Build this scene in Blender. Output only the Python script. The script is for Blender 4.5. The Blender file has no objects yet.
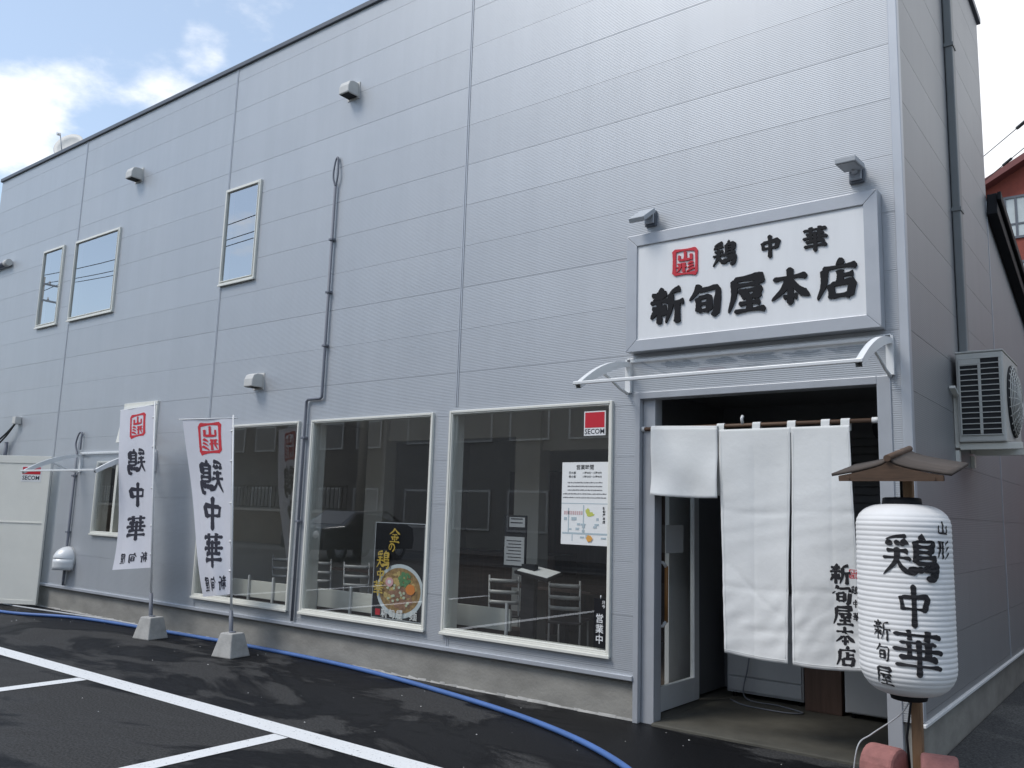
import bpy, bmesh, math, random
from mathutils import Vector, Matrix
random.seed(7)
SC = bpy.context.scene
COL = SC.collection
PI = math.pi
R_ = math.radians

# ------------------------------------------------------------------ camera
YAW, PITCH, ROLL, FPX = -0.657085, 0.150332, 0.0312161, 857.03
CAM_Y = -6.052
def cam_axes():
    cy, sy = math.cos(YAW), math.sin(YAW)
    f = Vector((sy*math.cos(PITCH), cy*math.cos(PITCH), math.sin(PITCH)))
    r = Vector((cy, -sy, 0)); u = r.cross(f)
    r2 = r*math.cos(ROLL) + u*math.sin(ROLL)
    u2 = -r*math.sin(ROLL) + u*math.cos(ROLL)
    return r2, u2, f
RX, UX, FX = cam_axes()
cd = bpy.data.cameras.new('camera'); cam = bpy.data.objects.new('camera', cd); COL.objects.link(cam)
cd.sensor_width = 36; cd.lens = 36*FPX/1024; cd.clip_start = 0.05; cd.clip_end = 600
m3 = Matrix((RX, UX, -FX)).transposed()
cam.matrix_world = Matrix.Translation((0, CAM_Y, 1.55)) @ m3.to_4x4()
SC.camera = cam

# ------------------------------------------------------------------ light
SUN_AZ, SUN_EL = R_(212), R_(52)         # azimuth clockwise from +Y
sd = bpy.data.lights.new('sun', 'SUN'); sun = bpy.data.objects.new('sun', sd); COL.objects.link(sun)
sd.energy = 1.5; sd.angle = R_(22); sd.color = (1.0, 0.97, 0.93)
sdir = Vector((math.sin(SUN_AZ)*math.cos(SUN_EL), math.cos(SUN_AZ)*math.cos(SUN_EL), math.sin(SUN_EL)))
sun.rotation_euler = sdir.to_track_quat('Z', 'Y').to_euler()
sun.location = (0, -10, 30)
SC.view_settings.view_transform = 'Standard'; SC.view_settings.look = 'None'
SC.view_settings.exposure = 0.40; SC.view_settings.gamma = 1.0
SC.view_settings.use_curve_mapping = False

W = bpy.data.worlds.new('World'); SC.world = W; W.use_nodes = True
nt = W.node_tree; nt.nodes.clear()
def N(t, **k):
    n = nt.nodes.new(t)
    for a, b in k.items(): setattr(n, a, b)
    return n
def lk(a, b): nt.links.new(a, b)
wo = N('ShaderNodeOutputWorld'); bg = N('ShaderNodeBackground'); lk(bg.outputs[0], wo.inputs[0])
bg.inputs['Strength'].default_value = 0.10
sky = N('ShaderNodeTexSky', sky_type='NISHITA'); sky.sun_disc = False
sky.sun_elevation = SUN_EL; sky.sun_rotation = SUN_AZ; sky.air_density = 1.0; sky.dust_density = 0.6
tc = N('ShaderNodeTexCoord')
sep = N('ShaderNodeSeparateXYZ'); lk(tc.outputs['Generated'], sep.inputs[0])
def M(op, a, b=None, c=None):
    n = N('ShaderNodeMath', operation=op)
    for i, v in enumerate((a, b, c)):
        if v is None: continue
        if isinstance(v, (int, float)): n.inputs[i].default_value = v
        else: lk(v, n.inputs[i])
    return n.outputs[0]
zz = M('ADD', M('MAXIMUM', sep.outputs[2], 0.0), 0.18)
cmb = N('ShaderNodeCombineXYZ'); lk(M('DIVIDE', sep.outputs[0], zz), cmb.inputs[0]); lk(M('DIVIDE', sep.outputs[1], zz), cmb.inputs[1])
no = N('ShaderNodeTexNoise'); no.inputs['Scale'].default_value = 3.1; no.inputs['Detail'].default_value = 8; no.inputs['Roughness'].default_value = 0.58
lk(cmb.outputs[0], no.inputs['Vector'])
def dirpx(x, y):
    return (FX + RX*(x-512)/FPX - UX*(y-384)/FPX).normalized()
def blob(d, inner, outer):
    vd = N('ShaderNodeVectorMath', operation='DOT_PRODUCT'); lk(tc.outputs['Generated'], vd.inputs[0]); vd.inputs[1].default_value = d
    mr = N('ShaderNodeMapRange'); mr.interpolation_type = 'SMOOTHSTEP'
    mr.inputs[1].default_value = math.cos(outer); mr.inputs[2].default_value = math.cos(inner)
    lk(vd.outputs['Value'], mr.inputs[0]); return mr.outputs[0]
cl = no.outputs['Fac']
banks = [(dirpx(22, 135), .0, .09, .27), (dirpx(215, 0), .0, .20, .13), (dirpx(203, 46), .0, .035, .11), (dirpx(52, 62), .0, .06, .10),
         (Vector((.35, .85, .38)).normalized(), .62, .98, .62), (Vector((-.1, -1, .9)).normalized(), .4, 1.0, .16)]
tot = None
for d, i, o, g in banks:
    v = M('MULTIPLY', blob(d, i, o), g); tot = v if tot is None else M('ADD', tot, v)
cov = M('ADD', cl, tot)
mr = N('ShaderNodeMapRange'); mr.interpolation_type = 'SMOOTHSTEP'; mr.inputs[1].default_value = .60; mr.inputs[2].default_value = .82
lk(cov, mr.inputs[0])
mx = N('ShaderNodeMix', data_type='RGBA'); lk(mr.outputs[0], mx.inputs['Factor'])
skm = N('ShaderNodeMix', data_type='RGBA', blend_type='ADD'); skm.inputs['Factor'].default_value = 1.0
lk(sky.outputs[0], skm.inputs['A']); skm.inputs['B'].default_value = (2.3, 2.7, 3.1, 1)
lk(skm.outputs['Result'], mx.inputs['A']); mx.inputs['B'].default_value = (9.0, 9.2, 9.6, 1)
lk(mx.outputs['Result'], bg.inputs['Color'])

# ------------------------------------------------------------------ materials
def mat(name, col, rough=.6, metal=0.0, var=0.0, vscale=6.0, bump=0.0, bscale=60.0, spec=0.5, stretch=None, wave=None, coat=0, subsurf=0):
    m = bpy.data.materials.new(name); m.use_nodes = True
    t = m.node_tree; b = t.nodes['Principled BSDF']
    b.inputs['Roughness'].default_value = rough; b.inputs['Metallic'].default_value = metal
    b.inputs['Specular IOR Level'].default_value = spec
    b.inputs['Coat Weight'].default_value = coat
    b.inputs['Base Color'].default_value = (*col, 1)
    co = t.nodes.new('ShaderNodeTexCoord')
    if var > 0:
        mp = t.nodes.new('ShaderNodeMapping'); t.links.new(co.outputs['Object'], mp.inputs[0])
        if stretch: mp.inputs['Scale'].default_value = stretch
        n = t.nodes.new('ShaderNodeTexNoise'); n.inputs['Scale'].default_value = vscale; n.inputs['Detail'].default_value = 6
        n.inputs['Roughness'].default_value = .62
        t.links.new(mp.outputs[0], n.inputs['Vector'])
        r = t.nodes.new('ShaderNodeValToRGB')
        r.color_ramp.elements[0].position = .3; r.color_ramp.elements[1].position = .72
        r.color_ramp.elements[0].color = (*[c*(1-var) for c in col], 1)
        r.color_ramp.elements[1].color = (*[min(1, c*(1+var*.7)) for c in col], 1)
        t.links.new(n.outputs['Fac'], r.inputs[0]); t.links.new(r.outputs[0], b.inputs['Base Color'])
        rr = t.nodes.new('ShaderNodeMapRange'); rr.inputs[3].default_value = max(.02, rough-.08); rr.inputs[4].default_value = min(1, rough+.1)
        t.links.new(n.outputs['Fac'], rr.inputs[0]); t.links.new(rr.outputs[0], b.inputs['Roughness'])
    if wave:
        s = t.nodes.new('ShaderNodeSeparateXYZ'); t.links.new(co.outputs['Object'], s.inputs[0])
        a = t.nodes.new('ShaderNodeMath'); a.operation = 'MULTIPLY'; a.inputs[1].default_value = 2*PI/wave[0]
        t.links.new(s.outputs[wave[2]], a.inputs[0])
        q = t.nodes.new('ShaderNodeMath'); q.operation = 'SINE'; t.links.new(a.outputs[0], q.inputs[0])
        bp = t.nodes.new('ShaderNodeBump'); bp.inputs['Distance'].default_value = wave[1]; bp.inputs['Strength'].default_value = 1
        t.links.new(q.outputs[0], bp.inputs['Height']); t.links.new(bp.outputs[0], b.inputs['Normal'])
    elif bump > 0:
        n2 = t.nodes.new('ShaderNodeTexNoise'); n2.inputs['Scale'].default_value = bscale; n2.inputs['Detail'].default_value = 5
        t.links.new(co.outputs['Object'], n2.inputs['Vector'])
        bp = t.nodes.new('ShaderNodeBump'); bp.inputs['Strength'].default_value = 1; bp.inputs['Distance'].default_value = bump
        t.links.new(n2.outputs['Fac'], bp.inputs['Height']); t.links.new(bp.outputs[0], b.inputs['Normal'])
    return m

def glass_mat(name, f0=.1, tint=(.94, .96, .95), rough=0.0, scale=1.0):
    """thin pane: what is behind shows through, a Schlick share of what is in front is mirrored (the same from both sides)"""
    m = bpy.data.materials.new(name); m.use_nodes = True; t = m.node_tree; t.nodes.clear()
    o = t.nodes.new('ShaderNodeOutputMaterial'); mixn = t.nodes.new('ShaderNodeMixShader')
    tr = t.nodes.new('ShaderNodeBsdfTransparent'); tr.inputs[0].default_value = (*tint, 1)
    gl = t.nodes.new('ShaderNodeBsdfGlossy'); gl.inputs['Roughness'].default_value = rough; gl.inputs[0].default_value = (1, 1, 1, 1)
    ge = t.nodes.new('ShaderNodeNewGeometry'); dp = t.nodes.new('ShaderNodeVectorMath'); dp.operation = 'DOT_PRODUCT'
    t.links.new(ge.outputs['Normal'], dp.inputs[0]); t.links.new(ge.outputs['Incoming'], dp.inputs[1])
    def mt(op, a, b=None):
        n = t.nodes.new('ShaderNodeMath'); n.operation = op; n.use_clamp = False
        for k, v in enumerate((a, b)):
            if v is None: continue
            if isinstance(v, (int, float)): n.inputs[k].default_value = v
            else: t.links.new(v, n.inputs[k])
        return n.outputs[0]
    c = mt('ABSOLUTE', dp.outputs['Value']); p = mt('POWER', mt('MAXIMUM', mt('SUBTRACT', 1.0, c), 0.0), 5.0)
    F = mt('MULTIPLY', mt('ADD', mt('MULTIPLY', p, 1-f0), f0), scale)
    t.links.new(F, mixn.inputs[0]); t.links.new(tr.outputs[0], mixn.inputs[1]); t.links.new(gl.outputs[0], mixn.inputs[2])
    t.links.new(mixn.outputs[0], o.inputs[0]); return m

def asphalt_mat(name, dark, light, wet=True, scale=.9, speck=0.05):
    m = bpy.data.materials.new(name); m.use_nodes = True; t = m.node_tree; b = t.nodes['Principled BSDF']
    co = t.nodes.new('ShaderNodeTexCoord')
    def noise(s, d=6, r=.6, dist=0.0, st=None):
        n = t.nodes.new('ShaderNodeTexNoise'); n.inputs['Scale'].default_value = s; n.inputs['Detail'].default_value = d
        n.inputs['Roughness'].default_value = r; n.inputs['Distortion'].default_value = dist
        if st:
            mp = t.nodes.new('ShaderNodeMapping'); mp.inputs['Scale'].default_value = st
            t.links.new(co.outputs['Object'], mp.inputs[0]); t.links.new(mp.outputs[0], n.inputs['Vector'])
        else: t.links.new(co.outputs['Object'], n.inputs['Vector'])
        return n.outputs['Fac']
    big = noise(scale, 7, .62, .6, (.6, 1.25, 1))
    ramp = t.nodes.new('ShaderNodeValToRGB')
    e = ramp.color_ramp.elements
    e[0].position = .50; e[1].position = .55; e[0].color = (*dark, 1); e[1].color = (*light, 1)
    t.links.new(big, ramp.inputs[0])
    fine = noise(62, 3, .75)
    fr = t.nodes.new('ShaderNodeMapRange'); fr.inputs[1].default_value = .34; fr.inputs[2].default_value = .68; fr.inputs[3].default_value = .45; fr.inputs[4].default_value = 1.6
    t.links.new(fine, fr.inputs[0])
    mu = t.nodes.new('ShaderNodeMix'); mu.data_type = 'RGBA'; mu.blend_type = 'MULTIPLY'; mu.inputs['Factor'].default_value = 1
    t.links.new(ramp.outputs[0], mu.inputs['A']); t.links.new(fr.outputs[0], mu.inputs['B'])
    t.links.new(mu.outputs['Result'], b.inputs['Base Color'])
    rr = t.nodes.new('ShaderNodeMapRange'); rr.inputs[1].default_value = .44; rr.inputs[2].default_value = .62
    rr.inputs[3].default_value = .5 if wet else .8; rr.inputs[4].default_value = .85
    t.links.new(big, rr.inputs[0]); t.links.new(rr.outputs[0], b.inputs['Roughness'])
    b.inputs['Specular IOR Level'].default_value = .14
    bp = t.nodes.new('ShaderNodeBump'); bp.inputs['Distance'].default_value = .004; bp.inputs['Strength'].default_value = .8
    t.links.new(fine, bp.inputs['Height']); t.links.new(bp.outputs[0], b.inputs['Normal'])
    return m

MT = {}
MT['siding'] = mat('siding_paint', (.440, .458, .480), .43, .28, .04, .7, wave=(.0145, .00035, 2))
MT['siding_shaded'] = mat('siding_paint_shaded', (.305, .307, .312), .47, .25, .04, .7, wave=(.0145, .0003, 2))  # same cladding as the front; side wall's shade put into a darker colour
MT['trim'] = mat('grey_trim', (.46, .48, .51), .42, .28, .05, 3)
MT['trim_dark'] = mat('dark_trim', (.10, .11, .13), .45, 0, .1, 3)
MT['roofmetal'] = mat('roof_metal', (.12, .13, .15), .5, 0, .1, 2)
MT['plinth'] = mat('concrete_plinth', (.30, .288, .258), .85, 0, .26, 2.2, bump=.003, bscale=40, stretch=(1, 1, 2.2))
MT['concrete'] = mat('concrete', (.42, .41, .385), .85, 0, .2, 9, bump=.003, bscale=60)
MT['step'] = mat('concrete_step', (.085, .08, .064), .8, 0, .4, 2.5, bump=.002, bscale=50)
MT['cream'] = mat('cream_aluminium', (.74, .73, .66), .4, 0, .04, 6)
MT['leaf'] = mat('beige_steel', (.78, .77, .70), .4, 0, .05, 2)
MT['alu'] = mat('aluminium', (.44, .455, .48), .35, .2, .05, 5)
MT['alu_lt'] = mat('pale_aluminium', (.72, .73, .73), .35, .1, .04, 5)
MT['white'] = mat('white_paint', (.78, .78, .77), .5, 0, .04, 4)
MT['signpanel'] = mat('sign_panel', (.77, .775, .775), .45, 0, .035, 2.2, stretch=(5, 1, .4))
MT['black'] = mat('black_paint', (.012, .012, .014), .6, spec=.2)
MT['ink'] = mat('ink', (.016, .015, .018), .8)
MT['inkblue'] = mat('ink_banner', (.03, .03, .045), .85)
MT['inkgrey'] = mat('ink_grey', (.09, .09, .10), .8)
MT['red'] = mat('red_paint', (.55, .015, .03), .45)
MT['redink'] = mat('red_ink', (.60, .035, .05), .8)
MT['gold'] = mat('gold_ink', (.62, .43, .07), .5)
MT['noren'] = mat('noren_cotton', (.82, .82, .80), .9, 0, .04, 3, bump=.0022, bscale=22)
MT['banner'] = mat('banner_cloth', (.80, .80, .85), .85, 0, .03, 6)
MT['paper'] = mat('paper', (.80, .80, .78), .7)
MT['lantern'] = mat('lantern_paper', (.80, .79, .775), .65, 0, .03, 12)
MT['wood'] = mat('weathered_wood', (.115, .07, .045), .75, 0, .35, 5, stretch=(1, 1, 8), bump=.001, bscale=50)
MT['woodroof'] = mat('wood_roof', (.078, .062, .052), .8, 0, .35, 6, stretch=(1, 6, 1), bump=.001, bscale=50)
MT['woodrod'] = mat('wood_rod', (.13, .075, .045), .6, 0, .3, 5, stretch=(1, 8, 8))
MT['woodpost'] = mat('wood_post', (.235, .14, .075), .7, 0, .3, 5, stretch=(6, 6, .6), bump=.001, bscale=50)
MT['handle'] = mat('handle_wood', (.42, .19, .06), .45, 0, .15, 6)
MT['pink'] = mat('pink_block', (.34, .145, .13), .85, 0, .3, 11, bump=.005, bscale=35)
MT['hose'] = mat('blue_hose', (.075, .16, .40), .45, 0, .15, 3)
MT['hosegrey'] = mat('grey_tube', (.45, .46, .47), .5)
MT['pipe'] = mat('grey_pipe', (.16, .17, .20), .5, 0, .08, 4)
MT['downpipe'] = mat('downpipe', (.20, .21, .21), .5, 0, .08, 4)
MT['ventwhite'] = mat('vent_plastic', (.58, .57, .54), .5, 0, .08, 8)
MT['acbody'] = mat('ac_casing', (.56, .555, .515), .5, 0, .05, 6)
MT['dark'] = mat('dark_void', (.02, .02, .022), .8)
MT['darkgrey'] = mat('dark_grey_panel', (.17, .175, .185), .5, 0, .1, 2)
MT['midgrey'] = mat('mid_grey_panel', (.42, .44, .46), .5, 0, .06, 3)
MT['intwall'] = mat('interior_plaster', (.74, .71, .64), .8, 0, .05, 2)
MT['intdark'] = mat('interior_dark_wood', (.10, .06, .045), .5, 0, .3, 4, stretch=(8, 8, .6))
MT['intfloor'] = mat('interior_floor', (.16, .13, .11), .35, 0, .2, 3)
MT['chair'] = mat('chair_metal', (.50, .50, .49), .45, .1)
MT['chairseat'] = mat('chair_seat', (.06, .05, .05), .5)
MT['brick'] = mat('red_brick', (.24, .058, .04), .85, 0, .18, 6)
MT['redroof'] = mat('red_roof', (.17, .05, .045), .6, 0, .12, 3)
MT['sleeve'] = mat('black_cable', (.02, .02, .02), .6)
MT['glass'] = glass_mat('window_glass', .185)
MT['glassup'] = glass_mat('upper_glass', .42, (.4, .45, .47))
MT['doorglass'] = glass_mat('door_glass', .08)
MT['acrylic'] = glass_mat('clear_acrylic', .03, (.95, .96, .96), .06, .5)
MT['asphalt'] = asphalt_mat('asphalt', (.008, .008, .009), (.048, .047, .046), True, .8)
MT['asphalt2'] = asphalt_mat('lane_asphalt', (.075, .078, .08), (.115, .117, .115), False, .6, .1)
def paint_line_mat():
    m = mat('road_paint', (.80, .80, .78), .6, 0, .05, 12)
    t = m.node_tree; b = t.nodes['Principled BSDF']
    co = t.nodes['Texture Coordinate']
    n = t.nodes.new('ShaderNodeTexNoise'); n.inputs['Scale'].default_value = 45; n.inputs['Detail'].default_value = 4; n.inputs['Roughness'].default_value = .7
    t.links.new(co.outputs['Object'], n.inputs['Vector'])
    r = t.nodes.new('ShaderNodeValToRGB'); r.color_ramp.elements[0].position = .30; r.color_ramp.elements[1].position = .40
    r.color_ramp.elements[0].color = (.16, .16, .16, 1); r.color_ramp.elements[1].color = (.80, .80, .785, 1)
    t.links.new(n.outputs['Fac'], r.inputs[0]); t.links.new(r.outputs[0], b.inputs['Base Color'])
    return m
MT['roadpaint'] = paint_line_mat()

def panel_wear(m, ax, x_off):
    """each cladding panel its own faint tone, plus rain streaks running down the sheet"""
    t = m.node_tree; b = t.nodes['Principled BSDF']; src = b.inputs['Base Color'].links[0].from_socket
    co = t.nodes.new('ShaderNodeTexCoord'); sp = t.nodes.new('ShaderNodeSeparateXYZ'); t.links.new(co.outputs['Object'], sp.inputs[0])
    def mt(op, a, b_=None):
        n = t.nodes.new('ShaderNodeMath'); n.operation = op
        for k, v in enumerate((a, b_)):
            if v is None: continue
            if isinstance(v, (int, float)): n.inputs[k].default_value = v
            else: t.links.new(v, n.inputs[k])
        return n.outputs[0]
    row = mt('FLOOR', mt('DIVIDE', mt('SUBTRACT', sp.outputs[2], 4.52), .4145)); colm = mt('FLOOR', mt('DIVIDE', mt('ADD', sp.outputs[ax], x_off), 4.01))
    cb = t.nodes.new('ShaderNodeCombineXYZ'); t.links.new(row, cb.inputs[0]); t.links.new(colm, cb.inputs[1])
    wn = t.nodes.new('ShaderNodeTexWhiteNoise'); t.links.new(cb.outputs[0], wn.inputs['Vector'])
    mp = t.nodes.new('ShaderNodeMapping'); mp.inputs['Scale'].default_value = (2.4, 2.4, .16); t.links.new(co.outputs['Object'], mp.inputs[0])
    ns = t.nodes.new('ShaderNodeTexNoise'); ns.inputs['Scale'].default_value = 2.2; ns.inputs['Detail'].default_value = 7; ns.inputs['Roughness'].default_value = .65; t.links.new(mp.outputs[0], ns.inputs['Vector'])
    mr = t.nodes.new('ShaderNodeMapRange'); mr.inputs[1].default_value = .35; mr.inputs[2].default_value = .62; mr.inputs[3].default_value = .968; mr.inputs[4].default_value = 1.01; t.links.new(ns.outputs['Fac'], mr.inputs[0])
    f = mt('MULTIPLY', mt('ADD', mt('MULTIPLY', wn.outputs['Value'], .05), .975), mr.outputs[0])
    mx = t.nodes.new('ShaderNodeMix'); mx.data_type = 'RGBA'; mx.blend_type = 'MULTIPLY'; mx.inputs['Factor'].default_value = 1
    t.links.new(src, mx.inputs['A']); t.links.new(f, mx.inputs['B']); t.links.new(mx.outputs['Result'], b.inputs['Base Color'])
panel_wear(MT['siding'], 0, -8.8925+5.32+16.04); panel_wear(MT['siding_shaded'], 1, 20.2)
def cloth_shine(m, k):
    """thin cloth: part of the light comes through"""
    t = m.node_tree; b = t.nodes['Principled BSDF']; o = t.nodes['Material Output']
    tl = t.nodes.new('ShaderNodeBsdfTranslucent'); mx = t.nodes.new('ShaderNodeMixShader'); mx.inputs[0].default_value = k
    if b.inputs['Base Color'].links: t.links.new(b.inputs['Base Color'].links[0].from_socket, tl.inputs[0])
    t.links.new(b.outputs[0], mx.inputs[1]); t.links.new(tl.outputs[0], mx.inputs[2]); t.links.new(mx.outputs[0], o.inputs[0])
cloth_shine(MT['banner'], .25); cloth_shine(MT['noren'], .08)

# ------------------------------------------------------------------ mesh helpers
class MB:
    def __init__(s): s.v = []; s.f = []; s.sm = []
    def add(s, vs, fs, smooth=False):
        o = len(s.v); s.v += [tuple(p) for p in vs]
        for f in fs: s.f.append([i+o for i in f]); s.sm.append(smooth)
        return s
    def box(s, x0, x1, y0, y1, z0, z1, M=None):
        vs = [(x, y, z) for x in (x0, x1) for y in (y0, y1) for z in (z0, z1)]
        if M is not None: vs = [M @ Vector(p) for p in vs]
        return s.add(vs, [(0, 1, 3, 2), (4, 6, 7, 5), (0, 4, 5, 1), (2, 3, 7, 6), (0, 2, 6, 4), (1, 5, 7, 3)])
    def bar(s, a, b, w, h=None, up=(0, 0, 1)):
        a, b = Vector(a), Vector(b); h = h or w
        d = (b-a).normalized(); u = Vector(up)
        if abs(d.dot(u)) > .98: u = Vector((0, 1, 0))
        x = d.cross(u).normalized(); y = x.cross(d)
        vs = [p + x*sx*w/2 + y*sy*h/2 for p in (a, b) for sx, sy in ((-1, -1), (1, -1), (1, 1), (-1, 1))]
        return s.add(vs, [(3, 2, 1, 0), (4, 5, 6, 7), (0, 1, 5, 4), (1, 2, 6, 5), (2, 3, 7, 6), (3, 0, 4, 7)])
    def tube(s, pts, r, n=10, cap=True):
        pts = [Vector(p) for p in pts]; rs = r if isinstance(r, (list, tuple)) else [r]*len(pts)
        t0 = (pts[1]-pts[0]).normalized(); ref = Vector((0, 0, 1)) if abs(t0.z) < .9 else Vector((1, 0, 0))
        u = t0.cross(ref).normalized(); vs = []
        for i, p in enumerate(pts):
            a = pts[max(0, i-1)]; b = pts[min(len(pts)-1, i+1)]; t = (b-a).normalized()
            u = (u - t*u.dot(t)).normalized(); w = t.cross(u)
            for k in range(n):
                an = 2*PI*k/n; vs.append(p + (u*math.cos(an)+w*math.sin(an))*rs[i])
        fs = [(i*n+k, i*n+(k+1) % n, (i+1)*n+(k+1) % n, (i+1)*n+k) for i in range(len(pts)-1) for k in range(n)]
        s.add(vs, fs, True)
        if cap:
            o = len(s.v)-len(vs)
            s.f.append([o+k for k in range(n)][::-1]); s.sm.append(False)
            s.f.append([o+(len(pts)-1)*n+k for k in range(n)]); s.sm.append(False)
        return s
    def lathe(s, prof, n=32, M=None, smooth=True, cap=True):
        vs = []
        for r, z in prof:
            for k in range(n):
                a = 2*PI*k/n; p = Vector((r*math.cos(a), r*math.sin(a), z)); vs.append(M @ p if M is not None else p)
        fs = [(i*n+k, i*n+(k+1) % n, (i+1)*n+(k+1) % n, (i+1)*n+k) for i in range(len(prof)-1) for k in range(n)]
        o = len(s.v); s.add(vs, fs, smooth)
        if cap:
            s.f.append([o+k for k in range(n)][::-1]); s.sm.append(False)
            s.f.append([o+(len(prof)-1)*n+k for k in range(n)]); s.sm.append(False)
        return s
    def prism(s, poly, fn, d0, d1):
        n = len(poly)
        vs = [fn(u, v, d0) for u, v in poly] + [fn(u, v, d1) for u, v in poly]
        fs = [list(range(n))[::-1], list(range(n, 2*n))] + [(i, (i+1) % n, n+(i+1) % n, n+i) for i in range(n)]
        return s.add(vs, fs)
    def grid(s, nu, nv, fn, smooth=True):
        vs = [fn(i/nu, j/nv) for i in range(nu+1) for j in range(nv+1)]
        fs = [(i*(nv+1)+j, (i+1)*(nv+1)+j, (i+1)*(nv+1)+j+1, i*(nv+1)+j+1) for i in range(nu) for j in range(nv)]
        return s.add(vs, fs, smooth)
    def build(s, name, m, parent=None, bevel=0, solid=0, fixn=True):
        me = bpy.data.meshes.new(name); me.from_pydata(s.v, [], s.f); me.update()
        for p, k in zip(me.polygons, s.sm): p.use_smooth = k
        if fixn:
            bm = bmesh.new(); bm.from_mesh(me); bmesh.ops.recalc_face_normals(bm, faces=bm.faces); bm.to_mesh(me); bm.free()
        o = bpy.data.objects.new(name, me); COL.objects.link(o)
        for mm in (m if isinstance(m, list) else [m]): me.materials.append(MT[mm] if isinstance(mm, str) else mm)
        if parent: o.parent = parent
        if solid:
            k = o.modifiers.new('solid', 'SOLIDIFY'); k.thickness = solid; k.offset = 0
        if bevel:
            k = o.modifiers.new('bevel', 'BEVEL'); k.width = bevel; k.segments = 2; k.limit_method = 'ANGLE'; k.angle_limit = R_(40)
        return o

def tag(o, label=None, cat=None, group=None, kind=None):
    if label: o['label'] = label
    if cat: o['category'] = cat
    if group: o['group'] = group
    if kind: o['kind'] = kind
    return o
def thing(name, label, cat, loc=(0, 0, 0), rz=0, group=None):
    o = bpy.data.objects.new(name, None); COL.objects.link(o); o.location = loc; o.rotation_euler = (0, 0, rz)
    o.empty_display_size = .1
    return tag(o, label, cat, group)
def struct(name, mb, m, **k):
    return tag(mb.build(name, m, **k), kind='structure')
def copy_tree(o, parent=None):
    c = o.copy(); COL.objects.link(c)
    if parent: c.parent = parent
    for ch in list(o.children): copy_tree(ch, c)
    return c
def spline(pts, n=14):
    P = [Vector(p) for p in pts]; out = []
    for i in range(len(P)-1):
        p0 = P[i-1] if i else P[0]*2-P[1]; p1 = P[i]; p2 = P[i+1]; p3 = P[i+2] if i+2 < len(P) else P[-1]*2-P[-2]
        for k in range(n):
            t = k/n
            out.append(.5*((2*p1)+(p2-p0)*t+(2*p0-5*p1+4*p2-p3)*t*t+(3*p1-p0-3*p2+p3)*t**3))
    out.append(P[-1]); return out

# ------------------------------------------------------------------ brush lettering
G = {
 '中': [('v', 20,32, 25,62), ('t', 22,34, 55,31, 82,28, 79,44, 74,61), ('h', 26,58, 75,56), ('v', 50,4, 50,97)],
 '本': [('h', 10,31, 90,27), ('v', 50,4, 50,97), ('l', 48,32, 34,58, 6,82), ('r', 52,32, 68,58, 96,80), ('h', 34,77, 67,76)],
 '店': [('d', 50,3, 57,14), ('h', 16,21, 94,18), ('l', 20,22, 18,60, 3,96), ('v', 55,27, 55,57), ('h', 56,42, 86,40), ('v', 33,60, 37,96), ('t', 34,61, 60,60, 83,58, 80,78, 77,95), ('h', 38,91, 77,90)],
 '屋': [('t', 18,12, 50,11, 85,10, 84,20, 82,29), ('h', 20,29, 82,28), ('l', 18,12, 17,55, 3,97), ('h', 28,45, 90,42), ('l', 54,45, 38,61), ('h', 38,61, 72,58), ('d', 66,51, 82,65), ('h', 30,77, 84,75), ('v', 56,62, 56,94), ('h', 18,96, 97,93)],
 '旬': [('l', 34,3, 24,26, 5,47), ('t', 28,21, 60,19, 87,18, 86,55, 82,88, 68,93), ('v', 30,41, 31,82), ('t', 31,42, 48,41, 63,40, 63,60, 63,82), ('h', 32,61, 62,60), ('h', 32,80, 62,79)],
 '新': [('d', 28,2, 32,11), ('h', 7,16, 51,14), ('d', 17,20, 22,30), ('l', 42,19, 35,31), ('h', 3,37, 55,34), ('h', 8,54, 51,52), ('v', 29,37, 29,98), ('l', 28,56, 5,82), ('d', 33,59, 48,74), ('l', 90,4, 60,17), ('l', 62,15, 62,55, 48,97), ('h', 62,43, 100,40), ('v', 81,42, 81,99)],
 '鶏': [('l', 44,3, 9,14), ('d', 9,18, 15,28), ('d', 24,16, 28,26), ('l', 45,14, 36,27), ('h', 10,39, 46,37), ('h', 3,56, 51,53), ('l', 28,30, 25,62, 3,96), ('r', 28,58, 36,76, 52,90),
        ('l', 74,1, 67,11), ('v', 58,12, 58,62), ('t', 58,13, 74,12, 89,11, 88,24, 87,38), ('h', 59,25, 87,24), ('h', 59,37, 87,36), ('h', 58,50, 96,47), ('t', 58,62, 78,61, 94,60, 93,76, 86,95, 76,90), ('d', 53,70, 49,88), ('d', 62,70, 63,83), ('d', 71,69, 74,81), ('d', 80,67, 85,78)],
 '華': [('h', 7,15, 93,12), ('v', 33,3, 35,25), ('v', 67,2, 64,25), ('h', 17,31, 83,28), ('v', 33,30, 34,60), ('v', 67,29, 66,60), ('h', 5,46, 96,43), ('h', 16,61, 85,59), ('h', 9,78, 93,75), ('v', 50,22, 50,99)],
 '山': [('v', 50,6, 50,80), ('t', 17,36, 17,60, 18,82, 50,82, 82,81), ('v', 83,32, 83,88)],
 '形': [('h', 7,16, 54,14), ('h', 3,47, 58,44), ('l', 22,16, 22,55, 6,94), ('v', 42,16, 42,96), ('l', 92,5, 64,28), ('l', 94,33, 64,60), ('l', 98,61, 58,97)],
 '金': [('l', 50,2, 34,22, 2,44), ('r', 50,5, 66,22, 98,42), ('h', 28,45, 71,43), ('h', 16,62, 85,60), ('v', 50,45, 50,90), ('d', 27,67, 34,81), ('l', 74,66, 65,81), ('h', 6,93, 94,91)],
 'の': [('t', 52,20, 47,46, 30,76, 15,62, 22,30, 54,14, 84,34, 82,66, 56,92)],
}
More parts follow.
